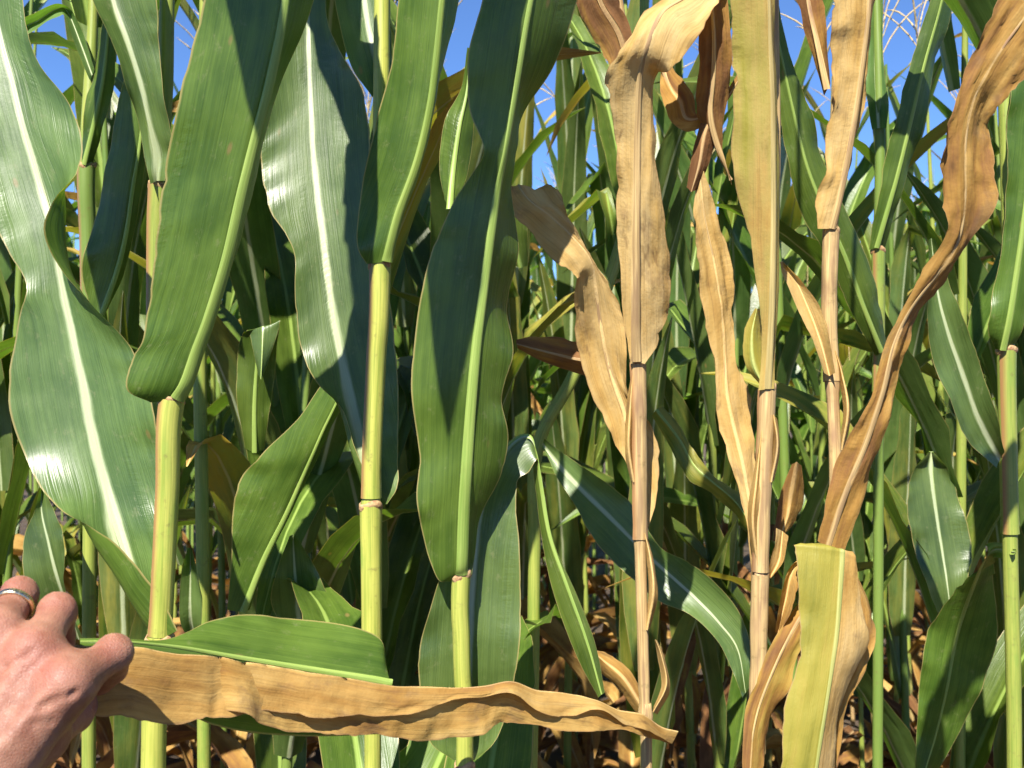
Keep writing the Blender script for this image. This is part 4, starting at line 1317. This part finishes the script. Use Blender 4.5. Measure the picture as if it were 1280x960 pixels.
for pl, sm_, hs in ((p1, s1, (1.98, 2.1)), (p2, s2, (1.9, 2.05)), (p3, s3, (2.0,)),
                    (q1, t1, (1.85, 1.95)), (q2, t2, (1.95, 2.1, 2.2)), (q3, t3, (1.6, 1.75, 1.9, 2.05)), (q6, t6, (1.95,))):  # upper leaves added to throw shade on the rows behind
    for i_, zz in enumerate(hs):
        extra_leaf(pl, sm_, zz, (0.75 if i_ % 2 else 2.4) + rx.uniform(-0.4, 0.4), rx, length=rx.uniform(0.45, 0.6), width=0.07, e0=R(rx.uniform(62, 74)), bend=R(rx.uniform(35, 80)), n=16, c=4, twist=rx.uniform(-0.5, 0.5))

extra_leaf(p3, s3, 1.76, -2.07, rx, length=0.36, width=0.085, e0=R(25), bend=R(55), n=20, c=4, twist=0.2, sway=0.1)  # added above the frame to cast a shadow across this plant's large leaf
extra_leaf(p1, s1, 1.92, -1.9, rx, length=0.42, width=0.075, e0=R(35), bend=R(70), n=20, c=4, twist=-0.3, sway=0.3)  # added above the frame to shade the top of this plant's collar leaf
for zz, az_ in ((1.80, 3.5), (1.92, 0.2), (2.02, 2.8)):
    extra_leaf(q6, t6, zz, az_, rx, length=0.5, width=0.08, e0=R(55), bend=R(75), n=16, c=4)  # added high leaves that darken the lower right with their shade
for zz, az_ in ((2.0, 2.6), (2.08, -0.4)):
    extra_leaf(q5, t5, zz, az_, rx, length=0.45, width=0.07, e0=R(55), bend=R(70), n=16, c=4)  # more leaves added overhead for shade at the lower right

# ---- the torn green leaf held together with the dead one
tg = bpy.data.objects.new('torn_leaf', None)
COL.objects.link(tg)
tg.location = P(300, 840, 0.70)
tag(tg, 'torn piece of green corn leaf held behind the brown leaf by the hand', 'leaf')
leaf(tg, [
    ((486, 852), (490, 854), (488, 900), 0.770, 0.0, 0.0),
    ((482, 826), (484, 853), (486, 915), 0.769, 0.014, 0.004),
    ((474, 797), (468, 850), (470, 918), 0.766, 0.020, 0.006),
    ((428, 780), (425, 843), (430, 920), 0.756, 0.022, 0.006),
    ((360, 772), (365, 833), (370, 920), 0.740, 0.022, 0.006),
    ((306, 768), (310, 824), (315, 916), 0.723, 0.020, 0.006),
    ((266, 776), (265, 816), (265, 906), 0.708, 0.016, 0.006),
    ((232, 791), (230, 810), (230, 890), 0.696, 0.012, 0.006),
    ((200, 800), (198, 806), (198, 870), 0.685, 0.008, 0.004),
    ((150, 798), (150, 802), (150, 850), 0.668, 0.004, 0.004),
    ((100, 798), (100, 802), (100, 830), 0.662, 0.002, 0.002)], 'under', name='blade', mw=0.0030, ruffle=0.003, seed=51, bow=0.08)

# ================================================================== THE HAND
def build_hand():
    import openvdb
    def seg_sd(X, a, b, ra, rb):
        ab = b - a
        t = np.clip(((X - a) @ ab) / (ab @ ab), 0, 1)
        q = X - a - t[..., None] * ab
        return np.sqrt((q * q).sum(-1)) - (ra + (rb - ra) * t)
    def smin(a, b, k):
        h = np.clip(0.5 + 0.5 * (b - a) / k, 0, 1)
        return b + (a - b) * h - k * h * (1 - h)
    wrist = P(-52, 1000, 0.552)
    elbow = P(-330, 1250, 0.40)
    MCP = [P(84, 856, 0.580), P(44, 816, 0.590), P(-2, 790, 0.598), P(-46, 792, 0.606)]
    PIP = [P(143, 816, 0.612), P(72, 764, 0.625), P(25, 743, 0.632), P(-25, 750, 0.634)]
    DIP = [P(140, 836, 0.634), P(74, 796, 0.643), P(30, 778, 0.650), P(-16, 780, 0.650)]
    TIP = [P(126, 852, 0.646), P(76, 824, 0.644), P(40, 810, 0.648), P(-2, 808, 0.648)]
    rad = [(0.0115, 0.0098, 0.0086, 0.0078), (0.0118, 0.0100, 0.0088, 0.0080), (0.0112, 0.0096, 0.0084, 0.0076), (0.0100, 0.0084, 0.0074, 0.0068)]
    pts = np.array(MCP + PIP + DIP + TIP + [wrist, wrist + (elbow - wrist) * 0.55, P(115, 866, 0.672)])
    vox = 0.0013
    lo = pts.min(0) - 0.042
    hi = pts.max(0) + 0.03
    dims = np.ceil((hi - lo) / vox).astype(int)
    g = np.stack(np.meshgrid(*[lo[i] + vox * np.arange(dims[i]) for i in range(3)], indexing='ij'), -1).astype(np.float32)
    toC = np.array((0, -1.0, 0.35)); toC /= np.linalg.norm(toC)     # the back of the hand looks this way
    palm = seg_sd(g, wrist, elbow, 0.0240, 0.036)
    for k in range(4):
        carp = wrist + np.array((0.009 - 0.006 * k, 0.002 * k, 0.004 * k))
        palm = smin(palm, seg_sd(g, carp, MCP[k], 0.0155, rad[k][0] + 0.0012), 0.012)
    # flesh of the palm side
    palm = smin(palm, seg_sd(g, wrist + np.array((0.01, 0.012, 0.01)), (MCP[0] + MCP[1]) / 2 - toC * 0.008, 0.017, 0.012), 0.014)
    palm = smin(palm, seg_sd(g, wrist + np.array((-0.01, 0.012, 0.01)), (MCP[2] + MCP[3]) / 2 - toC * 0.008, 0.017, 0.011), 0.014)
    # thumb: metacarpal, then the two phalanges round behind the leaf
    TH = [P(-22, 985, 0.570), P(52, 922, 0.600), P(92, 892, 0.640), P(116, 866, 0.668)]
    thumb = smin(seg_sd(g, TH[0], TH[1], 0.0165, 0.0130), seg_sd(g, TH[1], TH[2], 0.0118, 0.0108), 0.006)
    thumb = smin(thumb, seg_sd(g, TH[2], TH[3], 0.0108, 0.0088), 0.004)
    palm = smin(palm, seg_sd(g, TH[1], MCP[0] - toC * 0.004, 0.0110, 0.0105), 0.012)     # the web
    palm = smin(palm, thumb, 0.009)
    fingers = None
    for k in range(4):
        r0, r1, r2, r3 = rad[k]
        prox = seg_sd(g, MCP[k], PIP[k], r0 * 0.96, r1 * 0.97)
        f = smin(prox, seg_sd(g, PIP[k], DIP[k], r1 * 0.98, r2), 0.003)
        f = smin(f, seg_sd(g, DIP[k], TIP[k], r2, r3), 0.003)
        kn = PIP[k] + toC * 0.0012
        f = smin(f, np.sqrt(((g - kn) ** 2).sum(-1)) - r1 * 1.0, 0.004)
        # shallow folds across the knuckle
        ax = unit(PIP[k] - MCP[k])
        s = (g - PIP[k]) @ ax
        dist = np.sqrt(((g - PIP[k]) ** 2).sum(-1))
        f = f + 0.00045 * np.cos(s / 0.0026 * 6.28) * np.exp(-(s / 0.006) ** 2) * np.exp(-(np.maximum(0, dist - 0.011) / 0.004) ** 2)
        fingers = f if fingers is None else smin(fingers, f, 0.0016)
    sd_ = smin(palm, fingers, 0.0075)
    # knuckles and tendons on the back
    for k in range(4):
        sd_ = smin(sd_, np.sqrt(((g - (MCP[k] + toC * 0.004)) ** 2).sum(-1)) - rad[k][0] * 0.92, 0.008)
        carp = wrist + np.array((0.006 - 0.004 * k, 0, 0.003 * k)) + toC * 0.0175
        sd_ = smin(sd_, seg_sd(g, carp, MCP[k] + toC * (rad[k][0] - 0.001), 0.0018, 0.0022), 0.006)
    # creases: between thumb web and index knuckle, and a few folds in the skin
    def groove(a, b, r, depth):
        d = seg_sd(g, a, b, r, r * 0.7)
        return 1.5 * depth * np.exp(-(np.maximum(d, 0) / 0.0016) ** 2)
    for (a, b, dep) in (((50, 884), (92, 866), 0.0022), ((10, 838), (46, 808), 0.0016), ((-20, 900), (24, 880), 0.0010), ((40, 905), (66, 902), 0.0010), ((60, 812), (74, 806), 0.0016)):
        for dd in (0.556, 0.562, 0.568, 0.574):
            sd_ = sd_ + groove(P(a[0], a[1], dd), P(b[0], b[1], dd), 0.0012, dep * 0.5)
    grid = openvdb.FloatGrid()
    grid.background = 1.0
    grid.copyFromArray(np.ascontiguousarray(sd_, dtype=np.float32))
    grid.transform = openvdb.createLinearTransform(voxelSize=vox)
    ptsv, tris, quads = grid.convertToPolygons(isovalue=0.0, adaptivity=0.0)
    Vv = np.asarray(ptsv, float) + lo
    faces = [tuple(int(i) for i in q) for q in quads] + [tuple(int(i) for i in q) for q in tris]
    base = np.array(wrist)
    red = np.zeros(len(Vv))
    for k in range(4):
        for J, w_ in ((MCP[k], 0.014), (PIP[k], 0.010)):
            red += np.exp(-(np.linalg.norm(Vv - J - toC * 0.010, axis=1) / w_) ** 2) * 0.6
    me = to_mesh('hand', Vv - base, faces, {'red': np.clip(red, 0, 1)}, SKIN)
    ctr = Vector(MCP[1] - base)
    out = sum(1 if p.normal.dot(p.center - Vector((MCP[0] + MCP[2] + wrist * 2) / 4 - base)) > 0 else -1 for p in list(me.polygons)[::50])
    if out < 0:
        me.flip_normals()
    pe = bpy.data.objects.new('person', None)
    COL.objects.link(pe)
    pe.location = base
    tag(pe, 'bare hand with a metal ring, gripping the brown leaf between curled fingers', 'person')
    ho = add('hand', me, pe)
    sm = ho.modifiers.new('smooth', 'SMOOTH'); sm.factor = 0.5; sm.iterations = 3
    # ring on the third finger
    ax = unit(PIP[2] - MCP[2])
    c = MCP[2] + (PIP[2] - MCP[2]) * 0.66
    e1 = unit(np.cross(ax, np.array((0.0, 0.0, 1.0)))); e2 = np.cross(ax, e1)
    a = np.linspace(0, 2 * math.pi, 41)[:-1]
    prof = [(0.0101, -0.0021), (0.0112, -0.0022), (0.0117, -0.0012), (0.0118, 0.0), (0.0117, 0.0012), (0.0112, 0.0022), (0.0101, 0.0021)]
    V = np.array([c + e1 * math.cos(q) * r_ + e2 * math.sin(q) * r_ + ax * h_ for (r_, h_) in prof for q in a])
    me = to_mesh('ring', V - base, grid_faces(len(prof), len(a), close=True), {}, RING)
    add('ring', me, pe)


build_hand()
